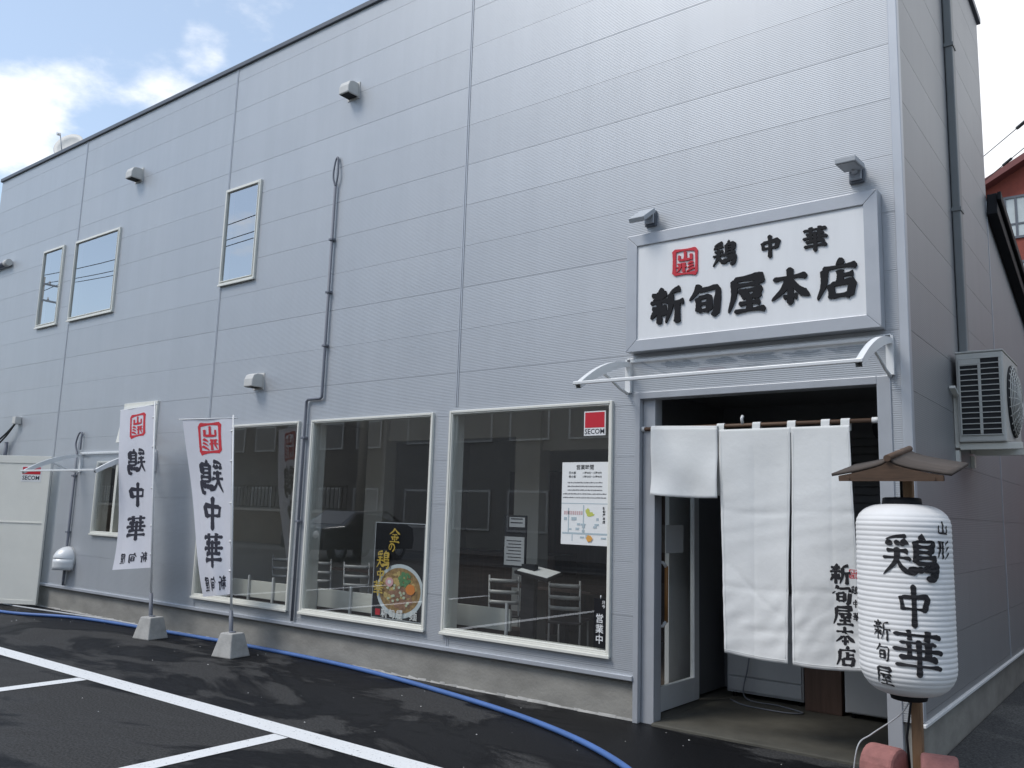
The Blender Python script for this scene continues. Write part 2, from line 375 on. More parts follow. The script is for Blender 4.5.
def wprof(k, t):
    cap = min(1, math.sqrt(max(0.0, t)/.06+.08), math.sqrt(max(0.0, 1-t)/.06+.08))
    if k == 'h': w = .95-.42*math.sin(PI*min(1, t*1.02)) + .32*max(0, t-.72)*3.5
    elif k == 'v': w = 1.22-.30*math.sin(PI*min(1, t*1.1))-.25*max(0, t-.6)
    elif k == 'l': w = 1.15*(1-t)**.55+.12
    elif k == 'r': w = .55+1.0*t if t < .72 else 1.27*(1-(t-.72)/.28)**.8+.1
    elif k == 'd': w = .55+1.0*math.sin(PI*min(1, .15+t*.75))
    else: w = .92-.22*math.sin(2*PI*t)*.8+.28*t
    return w*cap
def brush(mb, ch, fn, cu, cv, su, sv, w=9.0, n=18, d0=.001, ext=0.0, mirror=False, rot=0.0, step=.0003, slant=-.05, vary=.22):
    """one brush-drawn character as ribbons; fn(u, v, d) places it on its carrier"""
    rnd = random.Random(hash(ord(ch[0])) % 1000)
    for si, st in enumerate(G[ch]):
        wk = w*(1+rnd.uniform(-vary, vary*.8)); k = st[0]; pts = [(st[i], st[i+1], 0) for i in range(1, len(st), 2)]
        sp = spline(pts, 8) if len(pts) > 2 else [Vector(pts[0]).lerp(Vector(pts[1]), i/12) for i in range(13)]
        if len(pts) == 2:
            a, b = Vector(pts[0]), Vector(pts[1]); nn = Vector((-(b-a).y, (b-a).x, 0)).normalized()
            bow = (1.5 if k in 'hv' else 4)*(1 if k != 'l' else -1)
            sp = [p + nn*math.sin(PI*i/12)*-bow*.6 for i, p in enumerate(sp)]
        cum = [0]
        for i in range(1, len(sp)): cum.append(cum[-1]+(sp[i]-sp[i-1]).length)
        Ltot = cum[-1]; Lf, Rt = [], []
        for i in range(n+1):
            tt = i/n; s = tt*Ltot; j = max(j for j in range(len(cum)) if cum[j] <= s+1e-6); j = min(j, len(sp)-2)
            p = sp[j].lerp(sp[j+1], (s-cum[j])/max(1e-6, cum[j+1]-cum[j])); a = sp[max(0, j-1)]; b = sp[min(len(sp)-1, j+2)]
            d = (b-a).normalized(); nn = Vector((-d.y, d.x, 0)); ww = wk*wprof(k, tt)/2*(1+rnd.uniform(-.07, .07))
            if k == 'h' and tt > .9: p = p + Vector((0, 1.5, 0))
            Lf.append(p+nn*ww); Rt.append(p-nn*ww)
        def mp(p, d):
            u = (p.x-50)/100*su; v = -(p.y-50-slant*(p.x-50))/100*sv
            if mirror: u = -u
            if rot: u, v = u*math.cos(rot)-v*math.sin(rot), u*math.sin(rot)+v*math.cos(rot)
            return fn(cu+u, cv+v, d)
        dd = d0+si*step
        top = [mp(p, dd+ext+step*.8*i/n) for i, p in enumerate(Lf)]+[mp(p, dd+ext+step*.8*i/n) for i, p in enumerate(Rt)]; m = n+1
        fs = [(i, i+1, m+i+1, m+i) for i in range(n)]
        if ext:
            bot = [mp(p, 0.0) for p in Lf]+[mp(p, 0.0) for p in Rt]
            vs = top+bot; o = 2*m
            fs += [(i, o+i, o+i+1, i+1) for i in range(n)]+[(m+i, m+i+1, o+m+i+1, o+m+i) for i in range(n)]
            fs += [(0, m, o+m, o), (n, o+n, o+m+n, m+n)]
            mb.add(vs, fs)
        else: mb.add(top, fs)
def seal(mb, fn, cu, cv, s, w=9, d0=.001, ext=0.0, mirror=False, step=.0003):
    """square seal: rounded ring with two stacked characters"""
    fr = [('h', 2,4, 98,3), ('h', 3,97, 97,97), ('v', 4,2, 4,98), ('v', 96,3, 96,98)]
    G['囗'] = fr
    brush(mb, '囗', fn, cu, cv, s, s, w*1.05, d0=d0, ext=ext, mirror=mirror, step=step)
    brush(mb, '山', fn, cu, cv+.22*s, s*.74, s*.42, w*1.25, d0=d0+.002, ext=ext, mirror=mirror, step=step)
    brush(mb, '形', fn, cu, cv-.21*s, s*.78, s*.42, w*1.25, d0=d0+.002, ext=ext, mirror=mirror, step=step)

def text(mb, s, fn, cu, cv, size, bold=0.0, d0=.001, align='CENTER', vertical=False, mirror=False):
    """plain printed lettering"""
    lines = list(s) if vertical else [s]
    for i, t in enumerate(lines):
        c = bpy.data.curves.new('t', 'FONT'); c.body = t; c.size = size; c.offset = bold*size; c.align_x = align; c.align_y = 'CENTER'; c.resolution_u = 2
        o = bpy.data.objects.new('t', c); COL.objects.link(o)
        dg = bpy.context.evaluated_depsgraph_get(); me = bpy.data.meshes.new_from_object(o.evaluated_get(dg))
        off = -i*size*1.06 if vertical else 0
        vs = [fn(cu+(-p.co.x if mirror else p.co.x), cv+off+p.co.y, d0) for p in me.vertices]
        mb.add(vs, [list(p.vertices) for p in me.polygons])
        bpy.data.objects.remove(o); bpy.data.curves.remove(c); bpy.data.meshes.remove(me)

def front(y):          # facade-parallel plane: u along X, v up, d towards the street
    return lambda u, v, d: (u, y-d, v)

# ================================================================== GROUND
struct('ground', MB().grid(1, 1, lambda a, b: (-150+300*a, -150+300*b, -.012), False), 'asphalt2')
struct('parking_lot', MB().grid(1, 1, lambda a, b: (-40+38.9*a+.0*b, -14+14.05*b, 0), False), 'asphalt')
struct('side_lane', MB().grid(1, 1, lambda a, b: (-1.345+12*a, -2.6+22*b, .004), False), 'asphalt2')
ln = MB()
ln.grid(1, 1, lambda a, b: (-30+29*a, -2.085+.195*b, .0045), False)
for x0 in (-13.13, -10.45, -7.72, -4.96):
    ln.grid(1, 1, lambda a, b: (x0-.065+.15*a, -6.9+4.806*b, .0045), False)
struct('parking_line', ln, 'roadpaint')

gr = MB(); rn1 = random.Random(21)
for i in range(75):
    x, y = rn1.uniform(-14, -1.2), -abs(rn1.gauss(0, 1.6))-.05
    if y < -5: continue
    q = rn1.uniform(.003, .009)*(2 if i % 17 == 0 else 1); a = rn1.uniform(0, 6)
    ps = [(x+q*math.cos(a+k*2.1)*rn1.uniform(.6, 1.3), y+q*math.sin(a+k*2.1)*rn1.uniform(.6, 1.3), .0046) for k in range(3)]
    gr.add(ps+[(x, y, .005+q*.7)], [(0, 1, 3), (1, 2, 3), (2, 0, 3)])
gr_o = gr.build('grit', 'ventwhite'); tag(gr_o, kind='stuff'); tag(gr_o, 'pale grit and small litter scattered on the dark asphalt', 'grit')

# ================================================================== THE SHOP BUILDING
XL, XR = -16.45, -1.335
bld = thing('ramen_shop_building', 'two storey shop building clad in pale grey ribbed metal siding, with large ground floor windows', 'building', ((XL+XR)/2, 1.8, 0))
OFF = Vector(bld.location)
class PB(MB):                                  # parts of the building are modelled in world coordinates
    def build(s, name, m, parent=None, **k):
        s.v = [tuple(Vector(p)-OFF) for p in s.v]
        return MB.build(s, name, m, parent or bld, **k)
JZ = [4.52+.4145*i for i in range(-10, 7)]
ZT = 7.2
WIN = [(-5.385, -3.605, .455, 2.495), (-7.39, -5.595, .45, 2.49), (-9.38, -7.595, .45, 2.49)]
UPW = [(-14.40, -13.69, 4.255, 5.55), (-13.32, -11.98, 4.255, 5.53), (-9.36, -8.64, 4.26, 5.525)]
SMW = [(-11.36, -10.52, 2.26, 2.88), (-11.95, -10.93, 1.09, 2.10)]
DOOR = (-3.40, -1.50, 0.0, 2.50)
def grid_wall(us, vs, holes, joints, fn, depth=.004, gap=.0014):
    mb = PB()
    U = set(us); V = set(vs)
    for a, b, c, d in holes: U |= {a, b}; V |= {c, d}
    for j in joints: V |= {j-gap, j+gap}
    U = sorted(u for u in U if us[0]-1e-6 <= u <= us[-1]+1e-6); V = sorted(v for v in V if vs[0]-1e-6 <= v <= vs[-1]+1e-6)
    for i in range(len(U)-1):
        uc = (U[i]+U[i+1])/2
        for k in range(len(V)-1):
            vc = (V[k]+V[k+1])/2
            if any(a < uc < b and c < vc < d for a, b, c, d in holes): continue
            gr = any(abs(vc-j) < gap for j in joints)
            d = depth if gr else 0
            mb.add([fn(U[i], V[k], d), fn(U[i+1], V[k], d), fn(U[i+1], V[k+1], d), fn(U[i], V[k+1], d)], [(0, 1, 2, 3)])
            if gr:
                for z in (V[k], V[k+1]):
                    mb.add([fn(U[i], z, 0), fn(U[i+1], z, 0), fn(U[i+1], z, depth), fn(U[i], z, depth)], [(0, 1, 2, 3)])
    return mb
holes = WIN+UPW+SMW+[DOOR]
fac = grid_wall([XL, XR], [.325, ZT], holes, JZ, lambda u, v, d: (u, d, v)).build('facade_wall', 'siding', fixn=False)
# side wall: front block with falling roofline, then the lower wing behind
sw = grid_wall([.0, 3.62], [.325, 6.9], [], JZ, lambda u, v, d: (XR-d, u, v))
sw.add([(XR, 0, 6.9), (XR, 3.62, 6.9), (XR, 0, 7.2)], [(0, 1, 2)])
sw.build('side_wall', 'siding_shaded', fixn=False)
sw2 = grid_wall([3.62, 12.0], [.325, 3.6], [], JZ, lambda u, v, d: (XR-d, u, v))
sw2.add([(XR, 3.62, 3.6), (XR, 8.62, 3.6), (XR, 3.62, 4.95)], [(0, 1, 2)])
sw2.build('wing_wall', 'siding_shaded', fixn=False)
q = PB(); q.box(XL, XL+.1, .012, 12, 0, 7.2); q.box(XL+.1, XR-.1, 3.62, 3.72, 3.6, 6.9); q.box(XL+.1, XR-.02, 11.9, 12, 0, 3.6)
q.build('rear_wall', 'siding_shaded')
rf = PB(); rf.add([(XL, .02, 7.17), (XR-.01, .02, 7.17), (XR-.01, 3.7, 6.88), (XL, 3.7, 6.88)], [(0, 1, 2, 3)])
rf.add([(XL, 3.7, 4.94), (XR-.02, 3.7, 4.94), (XR-.02, 8.64, 3.6), (XL, 8.64, 3.6)], [(0, 1, 2, 3)])
rf.add([(XL, 8.64, 3.6), (XR-.02, 8.64, 3.6), (XR-.02, 12, 3.5), (XL, 12, 3.5)], [(0, 1, 2, 3)])
rf.build('roof', 'roofmetal')
cp = PB(); cp.box(XL-.03, XR+.03, -.03, .06, 7.195, 7.255)
cp.bar((XR-.01, .065, 7.225), (XR-.01, 3.66, 6.925), .09, .07)
cp.build('parapet_cap', 'trim_dark', bevel=.006)
vb = PB(); vb.bar((XR+.055, 3.60, 4.86), (XR+.055, 8.7, 3.49), .10, .25)
vb.bar((XR+.125, 3.58, 4.93), (XR+.125, 8.7, 3.56), .035, .10)
vb.build('verge_board', 'black', bevel=.01)
pl = PB(); pl.box(XL, DOOR[0]+.0, .03, .2, -.01, .325); pl.box(XR-.165, XR-.03, .03, .2, -.01, .325); pl.box(XR-.2, XR-.03, .2, 12, -.01, .325)
pl.build('plinth', 'plinth')
mb_ = PB(); rn0 = random.Random(11); x = XL
while x < DOOR[0]-.06:
    w = rn0.uniform(.04, .16); d = rn0.uniform(.004, .018)
    mb_.add([(x, .031, -.005), (x+w, .031, -.005), (x+w, .03-d*.6, .001), (x, .03-d, .001), (x, .031, rn0.uniform(.008, .03)), (x+w, .031, rn0.uniform(.008, .03))], [(0, 1, 2, 3), (3, 2, 5, 4), (0, 3, 4), (1, 5, 2)]); x += w
mb_.build('mortar_bead', 'concrete')
dr = PB(); dr.box(XL, DOOR[0]+.004, -.028, .02, .305, .345); dr.build('drip_edge', 'trim', bevel=.006)
dr = PB(); dr.box(XR-.03, XR+.022, -.028, 12, .308, .33); dr.build('drip_edge', 'white', bevel=.004)
ct = PB(); ct.box(XR-.055, XR+.008, -.012, .055, .34, 7.19); ct.build('corner_trim', 'trim', bevel=.006)
for x in (-5.32, -9.35, -13.32):
    c = PB()
    segs = [(.345, 7.19)]
    for a, b, z0, z1 in UPW+WIN:
        if a-.03 < x < b+.03: segs = [(.345, z0-.04), (z1+.04, 7.19)]
    for z0, z1 in segs:
        c.box(x-.016, x-.004, -.006, .006, z0, z1); c.box(x+.004, x+.016, -.006, .006, z0, z1)
    c.build('joint_cover', 'trim')
c = PB(); c.box(XR-.003, XR+.005, 3.605, 3.635, .345, 4.9); c.build('joint_cover', 'trim')

def window(x0, x1, z0, z1, glass='glass', mull=0, fw=.023, sill=True, yp=.005):
    f = PB(); yo, yi = -.028, .095
    zb = z0+fw*1.5
    f.box(x0, x0+fw, yo, yi, z0, z1); f.box(x1-fw, x1, yo, yi, z0, z1)
    f.box(x0+fw, x1-fw, yo, yi, z1-fw, z1); f.box(x0+fw, x1-fw, yo, yi, z0, zb)
    f.box(x0+fw, x0+fw+.012, yp-.025, .07, zb, z1-fw); f.box(x1-fw-.012, x1-fw, yp-.025, .07, zb, z1-fw)
    f.box(x0+fw+.012, x1-fw-.012, yp-.025, .07, z1-fw-.012, z1-fw); f.box(x0+fw+.012, x1-fw-.012, yp-.025, .07, zb, zb+.014)
    if mull:
        c = (x0+x1)/2; f.box(c-.03, c+.03, .0, .085, zb+.014, z1-fw-.012)
    w = f.build('window', 'cream', bevel=.004)
    g = PB(); g.add([(x0+fw+.005, yp, zb+.005), (x1-fw-.005, yp, zb+.005), (x1-fw-.005, yp, z1-fw-.005), (x0+fw+.005, yp, z1-fw-.005)], [(0, 1, 2, 3)])
    g.build('pane', glass, w, fixn=False)
    if sill:
        s = PB(); s.box(x0-.008, x1+.008, -.042, -.0285, z0-.008, z0+.018); s.build('sill', 'cream', w, bevel=.004)
    return w
for k in WIN: window(*k)
for k in UPW: window(*k, glass='glassup', fw=.028, yp=-.012)
window(*SMW[0], glass='glass', fw=.09); window(*SMW[1], glass='glass', mull=1)
# opening sash of the small upper window, tilted out
sa = PB(); Msa = Matrix.Translation((-10.94, -.03, 2.83)) @ Matrix.Rotation(R_(-9), 4, 'X')
for b in ((-.36, -.30, -.02, .02, -.5, 0), (.30, .36, -.02, .02, -.5, 0), (-.30, .30, -.02, .02, -.05, 0), (-.30, .30, -.02, .02, -.5, -.45)):
    sa.box(*b, M=Msa)
sash = sa.build('window_sash', 'cream')
# inner shell
iw = grid_wall([XL+.1, DOOR[0]-.02], [.08, 3.0], [k for k in WIN+SMW], [], lambda u, v, d: (u, .2, v))
for a, b, c, d in WIN+SMW:
    for (p, q_) in (((a, c), (b, c)), ((b, c), (b, d)), ((b, d), (a, d)), ((a, d), (a, c))):
        iw.add([(p[0], .096, p[1]), (q_[0], .096, q_[1]), (q_[0], .2, q_[1]), (p[0], .2, p[1])], [(0, 1, 2, 3)])
iw.build('inner_wall', 'intwall', fixn=False)
fl = PB(); fl.add([(XL+.1, .2, .1), (-3.42, .2, .1), (-3.42, 5.6, .1), (XL+.1, 5.6, .1)], [(0, 1, 2, 3)]); fl.build('room_floor', 'intfloor')
ce = PB(); ce.add([(XL+.1, .0505, 2.78), (-1.36, .0505, 2.78), (-1.36, 5.6, 2.78), (XL+.1, 5.6, 2.78)], [(0, 1, 2, 3)]); ce.build('room_ceiling', 'intwall')
bw = PB(); bw.add([(XL+.1, 5.6, 0), (-1.36, 5.6, 0), (-1.36, 5.6, 2.78), (XL+.1, 5.6, 2.78)], [(0, 1, 2, 3)])
bw.add([(-9.9, .21, 0), (-9.9, 5.6, 0), (-9.9, 5.6, 2.78), (-9.9, .21, 2.78)], [(0, 1, 2, 3)]); bw.build('room_wall', 'intwall')
pc = PB(); pc.box(-6.05, -5.7, 1.9, 2.1, .1, 2.78); pc.box(-5.7, -3.45, 1.95, 2.08, 2.28, 2.78); pc.box(-8.55, -8.2, 1.9, 2.1, .1, 2.78)
pc.box(-8.2, -6.05, 1.95, 2.05, 2.45, 2.78)
pc.build('room_partition', 'intwall')
for k in ((-8.1, -6.15, 2.9, 3.4, .1, 1.05), (-8.2, -6.05, 4.6, 4.7, .1, 2.2), (-5.6, -3.5, 3.4, 3.5, .1, 2.1)):
    ic = PB(); ic.box(*k); ic.build('room_panelling', 'intdark')
ic = PB(); ic.box(-3.66, -3.62, 1.02, 1.75, .1, 2.4); ic.build('pale_backing', 'white')  # pale panel added inside so the door glass reads lighter
# upper storey: rooms behind the three windows, coloured dark so the sky's reflection dominates
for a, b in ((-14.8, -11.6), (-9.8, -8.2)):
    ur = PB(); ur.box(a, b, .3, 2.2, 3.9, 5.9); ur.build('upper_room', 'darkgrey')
# entrance recess
rc = PB()
rc.add([(-3.42, 1.06, .03), (-3.42, 1.75, .03), (-3.42, 1.75, 2.7), (-3.42, 1.06, 2.7)], [(0, 1, 2, 3)])
rc.add([(-3.42, 1.75, .03), (-1.38, 1.75, .03), (-1.38, 1.75, 2.7), (-3.42, 1.75, 2.7)], [(0, 1, 2, 3)])
rc.add([(-1.40, .1, .03), (-1.40, 1.75, .03), (-1.40, 1.75, 2.7), (-1.40, .1, 2.7)], [(0, 1, 2, 3)])
rc.add([(-3.44, .06, 2.62), (-1.38, .06, 2.62), (-1.38, 1.75, 2.62), (-3.44, 1.75, 2.62)], [(0, 1, 2, 3)])
rc.add([(-3.42, .1, 2.2), (-3.42, 1.06, 2.2), (-3.42, 1.06, 2.7), (-3.42, .1, 2.7)], [(0, 1, 2, 3)])
rc.build('recess_wall', 'darkgrey', fixn=False)
rr = PB()
for i in range(26): rr.box(-2.35, -1.42, 1.725, 1.748, .55+i*.07, .55+i*.07+.055)
rr.build('recess_slats', 'darkgrey')
# frame round the opening
fr = PB()
fr.box(-3.40, -3.355, -.012, .12, .0, 2.55); fr.box(-3.352, -3.245, .04, .16, .0, 2.5); fr.box(-1.545, -1.455, -.012, .12, .0, 2.55)
fr.box(-3.355, -1.545, -.012, .12, 2.495, 2.55)
fr.build('entrance_frame', 'alu', bevel=.004)
# glazed entrance door standing along the left side of the recess
df = PB(); xd = -3.345
df.box(xd-.04, xd, .17, .26, .03, 2.2); df.box(xd-.04, xd, .96, 1.055, .03, 2.2); df.box(xd-.04, xd, .26, .96, 2.12, 2.2); df.box(xd-.04, xd, .26, .96, .03, .22)
door = df.build('entrance_door', 'alu_lt', bevel=.003)
g = PB(); g.add([(xd-.02, .235, .22), (xd-.02, .99, .22), (xd-.02, .99, 2.12), (xd-.02, .235, 2.12)], [(0, 1, 2, 3)]); g.build('pane', 'doorglass', door, fixn=False)
h = PB(); h.tube([(xd+.055, .33, .73), (xd+.055, .33, 1.17)], .015, 10); h.build('handle', 'handle', door)
for z, e in ((.70, .04), (1.20, -.04)):
    h = PB(); h.tube([(xd, .29, z), (xd+.04, .30, z), (xd+.055, .33, z+e)], .013, 8); h.build('handle_mount', 'white', door)
n_ = PB(); n_.box(xd+.0005, xd+.003, .42, .74, 1.27, 1.50)
pn = n_.build('door_notice', 'paper', door)
# entrance slab
st = PB(); st.box(-3.245, -1.545, .0, 1.74, -.01, .022); st.box(-3.41, -3.245, .165, 1.74, -.01, .02); st.build('entrance_step', 'step', bevel=.008)

# ================================================================== THINGS ON THE FACADE
# ---- sign
sg = thing('shop_sign', 'large white shop sign in a grey frame with raised black brush lettering over the entrance', 'sign', (-2.47, 0, 3.37))
SO = Vector(sg.location)
class LB(MB):
    def __init__(s, o): MB.__init__(s); s.o = Vector(o)
    def build(s, name, m, parent, **k):
        s.v = [tuple(Vector(p)-s.o) for p in s.v]; return MB.build(s, name, m, parent, **k)
SX0, SX1, SZ0, SZ1 = -3.435, -1.475, 2.865, 3.835; sy = -.11
f = LB(SO); a = .095
def fn0(u, v, d): return (u, -d, v)
for poly in ([(SX0, SZ0), (SX1, SZ0), (SX1-a, SZ0+a), (SX0+a, SZ0+a)], [(SX1, SZ0+.001), (SX1, SZ1-.001), (SX1-a, SZ1-a-.001), (SX1-a, SZ0+a+.001)],
             [(SX1, SZ1), (SX0, SZ1), (SX0+a, SZ1-a), (SX1-a, SZ1-a)], [(SX0, SZ1-.001), (SX0, SZ0+.001), (SX0+a, SZ0+a+.001), (SX0+a, SZ1-a-.001)]):
    f.prism(poly, fn0, .004, -sy)
f.build('frame', 'alu', sg, bevel=.004)
p = LB(SO); p.box(SX0+a, SX1-a, -.095, -.01, SZ0+a, SZ1-a); p.build('panel', 'signpanel', sg)
fs_ = front(-.095); lt = LB(SO)
for ch, cx, cz, s in zip('新旬屋本店', (-3.075, -2.75, -2.415, -2.09, -1.755), (3.205, 3.215, 3.225, 3.235, 3.235), (.30, .285, .305, .31, .30)):
    lt = LB(SO); brush(lt, ch, fs_, cx, cz, s, s*.96, 15.5, d0=.0, ext=.012, slant=0, vary=.12); lt.build('large_character', 'black', sg)
for ch, cx in zip('鶏中華', (-2.59, -2.235, -1.905)):
    lt = LB(SO); brush(lt, ch, fs_, cx, 3.555, .195, .19, 13, d0=.0, ext=.010, slant=0, vary=.12); lt.build('small_character', 'black', sg)
se = LB(SO); seal(se, fs_, -2.915, 3.545, .205, 12, d0=0, ext=.010); se.build('seal_emblem', 'red', sg)
# ---- spotlights over the sign
def spotlight(x, z, tilt, lab):
    t = thing('sign_spotlight', lab, 'spotlight', (x, 0, z), 0, 'spotlights over the shop sign')
    MB().box(-.05, .05, -.03, -.001, -.075, .05).build('back_plate', 'trim_dark', t, bevel=.004)
    MB().box(-.04, .04, -.055, -.0305, -.06, .035).build('mount', 'alu', t, bevel=.004)
    MB().tube([(0, -.05, -.01), (0, -.085, .0), (0, -.11, .01)], .022, 8).build('arm', 'alu', t)
    Mh = Matrix.Translation((0, -.10, .015)) @ Matrix.Rotation(R_(tilt), 4, 'X')
    MB().box(-.07, .07, -.19, .035, -.019, .019, M=Mh).build('lamp_head', 'midgrey', t, bevel=.005)
    MB().box(-.055, .055, -.175, -.02, -.0225, -.0195, M=Mh).build('lens', 'midgrey', t)
    return t
spotlight(-3.265, 4.0, 34, 'small grey spotlight on the wall above the left end of the shop sign')
spotlight(-1.63, 4.015, 4, 'small grey spotlight on the wall above the right end of the shop sign')
# ---- clear door canopies
def canopy(x0, x1, zw, zf, dep, lab):
    t = thing('door_canopy', lab, 'canopy', ((x0+x1)/2, 0, zw), 0, 'clear canopies fixed to the grey wall')
    hw = (x1-x0)/2; dz = zf-zw
    def curve(s): return (-.02-dep*s, dz*(s**1.9))
    sh = MB(); sh.grid(1, 16, lambda a, b: (-hw+.02+(2*hw-.04)*a, curve(b)[0], curve(b)[1]+.008), True)
    sh.build('canopy_sheet', 'acrylic', t, fixn=False)
    MB().bar((-hw-.02, -.02-dep, dz), (hw+.02, -.02-dep, dz), .022, .024).build('front_rail', 'alu_lt', t, bevel=.004)
    MB().box(-hw, hw, -.03, -.001, -.005, .03).build('wall_rail', 'alu_lt', t, bevel=.004)
    for sx in (-1, 1):
        b = MB(); x = sx*(hw-.01)
        outer = [(curve(i/14)[0]*.995, curve(i/14)[1]-.002) for i in range(15)]
        inner = [(y*.97+.0, z-.035-.03*math.sin(PI*i/14)) for i, (y, z) in enumerate(outer)]
        for i in range(14):
            b.add([(x-.02, *outer[i]), (x+.02, *outer[i]), (x+.02, *outer[i+1]), (x-.02, *outer[i+1]), (x-.02, *inner[i]), (x+.02, *inner[i]), (x+.02, *inner[i+1]), (x-.02, *inner[i+1])],
                  [(0, 1, 2, 3), (4, 7, 6, 5), (0, 3, 7, 4), (1, 5, 6, 2)])
        b.box(x-.024, x+.024, -.03, -.0005, -.25, .02)
        lo = [(-.03, -.235), (-.16, -.21), (-.30, -.165), (-.46, -.125), (-.58, -.14)]
        b.tube([(x, y*dep/.8, z*abs(dz)/.25) for y, z in lo], .012, 6)
        b.build('bracket', 'white', t)
    return t
canopy(-3.47, -1.44, 2.80, 2.525, .76, 'clear curved canopy on white brackets above the entrance, under the shop sign')
canopy(-12.45, -10.47, 2.205, 1.925, .78, 'clear curved canopy on white brackets over the small sliding window at the far left')
# ---- vents
def box_vent(x, z, s, lab):
    t = thing('vent_hood', lab, 'vent', (x, 0, z), 0, 'small boxy vent hoods on the upper wall')
    prof = [(-.001, -.5), (-.001, .5), (-.55, .5), (-.85, .38), (-.98, .05), (-1.0, -.5)]
    b = MB(); b.prism([(y*s, v*s) for y, v in prof], lambda u, v, d: (d, u, v), -s*.5, s*.5); b.build('hood', 'ventwhite', t, bevel=.012)
    MB().box(-s*.42, s*.42, -s*.9, -s*.1, -s*.5-.003, -s*.5-.0005).build('grille', 'dark', t)
    MB().box(-s*.6, s*.6, -.008, -.0005, -s*.62, s*.6).build('flange', 'ventwhite', t)
    return t
box_vent(-7.05, 6.21, .16, 'boxy beige vent hood high on the wall, nearest the roof edge')
box_vent(-11.62, 6.24, .17, 'boxy beige vent hood high on the wall, above the wider upper window')
box_vent(-8.40, 2.99, .16, 'boxy white vent hood just above the left shop window beside the conduit')
v = thing('vent_cowl', 'round silvery cowl vent low on the wall beside the beige door', 'vent', (-12.49, 0, .70))
b = MB(); rr_, dd_ = .17, .2
b.grid(20, 10, lambda a, c: (rr_*math.cos(PI*a), -.02-dd_*math.sin(PI*a)*math.sin(c*PI/2), .03+rr_*math.sin(PI*a)*math.cos(c*PI/2)), True)
b.grid(20, 3, lambda a, c: (rr_*math.cos(PI*a), -.02-dd_*math.sin(PI*a)*(1+.0*c), .03-.15*c), True)
b.build('hood', 'alu_lt', v, solid=.004)
MB().lathe([(.175, 0), (.175, .012), (.16, .02)], 24, Matrix.Translation((0, -.001, .02)) @ Matrix.Rotation(R_(90), 4, 'X')).build('flange', 'ventwhite', v)
# ---- conduits
def conduit(pts, r, lab, loop=None, clamps=()):
    o = Vector(pts[-1]); t = thing('cable_conduit', lab, 'conduit', o)
    b = LB(o); b.tube(pts, r, 10); b.build('tube', 'pipe', t)
    if loop:
        b = LB(o); b.tube(loop, r*.65, 8); b.build('cable_loop', 'pipe', t)
    for z in clamps:
        x = pts[0][0] if z > 2.72 else pts[-1][0]
        b = LB(o); b.box(x-r*1.9, x+r*1.9, -.055, -.001, z-.012, z+.012); b.build('clamp', 'pipe', t, bevel=.003)
    return t
conduit([(-7.235, -.03, 5.12), (-7.235, -.03, 2.78), (-7.235, -.03, 2.735), (-7.26, -.03, 2.72), (-7.46, -.03, 2.72), (-7.485, -.03, 2.70), (-7.485, -.03, 2.6), (-7.485, -.03, .36)], .016,
        'long dark grey conduit with a loop on top running down the middle of the wall',
        spline([(-7.235, -.03, 5.11), (-7.275, -.035, 5.25), (-7.26, -.03, 5.42), (-7.235, -.02, 5.47), (-7.215, -.03, 5.40), (-7.20, -.035, 5.25), (-7.23, -.03, 5.12)], 6), (4.5, 3.9, 3.3, 2.3, 1.4))
conduit([(-12.55, -.03, 2.25), (-12.55, -.03, .42), (-12.57, -.02, .36)], .018, 'short dark conduit with a loop on top under the left canopy',
        spline([(-12.55, -.03, 2.24), (-12.60, -.035, 2.36), (-12.55, -.03, 2.5), (-12.47, -.03, 2.52), (-12.45, -.035, 2.4), (-12.46, -.03, 2.27)], 6), (1.9, 1.1))
t = thing('cable_entry', 'small cable entry cap on the wall with black cables drooping to the left', 'cable entry', (-14.6, 0, 2.78))
MB().box(-.06, .06, -.1, -.001, -.06, .06).build('cap', 'ventwhite', t, bevel=.01)
for k in range(2):
    MB().tube(spline([(-.02, -.06, -.05), (-.25, -.1, -.22-.05*k), (-.75, -.12, -.42-.08*k), (-1.3, -.1, -.45-.1*k)], 8), .014, 6).build('cable', 'sleeve', t)
MB().tube([(-.28, -.05, -.34), (-.28, -.05, -.75)], .03, 8).build('conduit_end', 'pipe', t)
t = thing('wall_pipe', 'dark horizontal pipe ending in a cap high on the far left of the wall', 'pipe', (-15.6, 0, 5.55))
MB().tube([(-.8, -.06, -.01), (-.12, -.06, 0)], .045, 10).build('tube', 'pipe', t)
MB().tube([(-.125, -.06, 0), (-.0, -.06, .002)], .06, 12).build('end_cap', 'ventwhite', t)
t = thing('satellite_dish', 'small white satellite dish on the roof edge at far left', 'satellite dish', (-15.67, .8, 7.15))
Md = Matrix.Translation((0, -.05, .80)) @ Matrix.Rotation(R_(30), 4, 'Z') @ Matrix.Rotation(R_(68), 4, 'X')
MB().lathe([(.01, .0), (.10, .008), (.20, .032), (.275, .068), (.28, .063), (.2, .024), (.1, .0), (.01, -.01)], 28, Md, cap=False).build('dish', 'ventwhite', t)
MB().tube([(0, .1, 0), (0, .1, .7), (0, .0, .8)], .022, 8).build('mast', 'alu', t)
fp = Md @ Vector((0, 0, .32)); lo_ = Md @ Vector((0, -.3, .07))
MB().tube([lo_, fp], .01, 6).build('feed_arm', 'alu', t)
MB().tube([fp, fp+(lo_-fp)*.02+Vector((0, -.06, .0))], .03, 8).build('feed_horn', 'white', t)
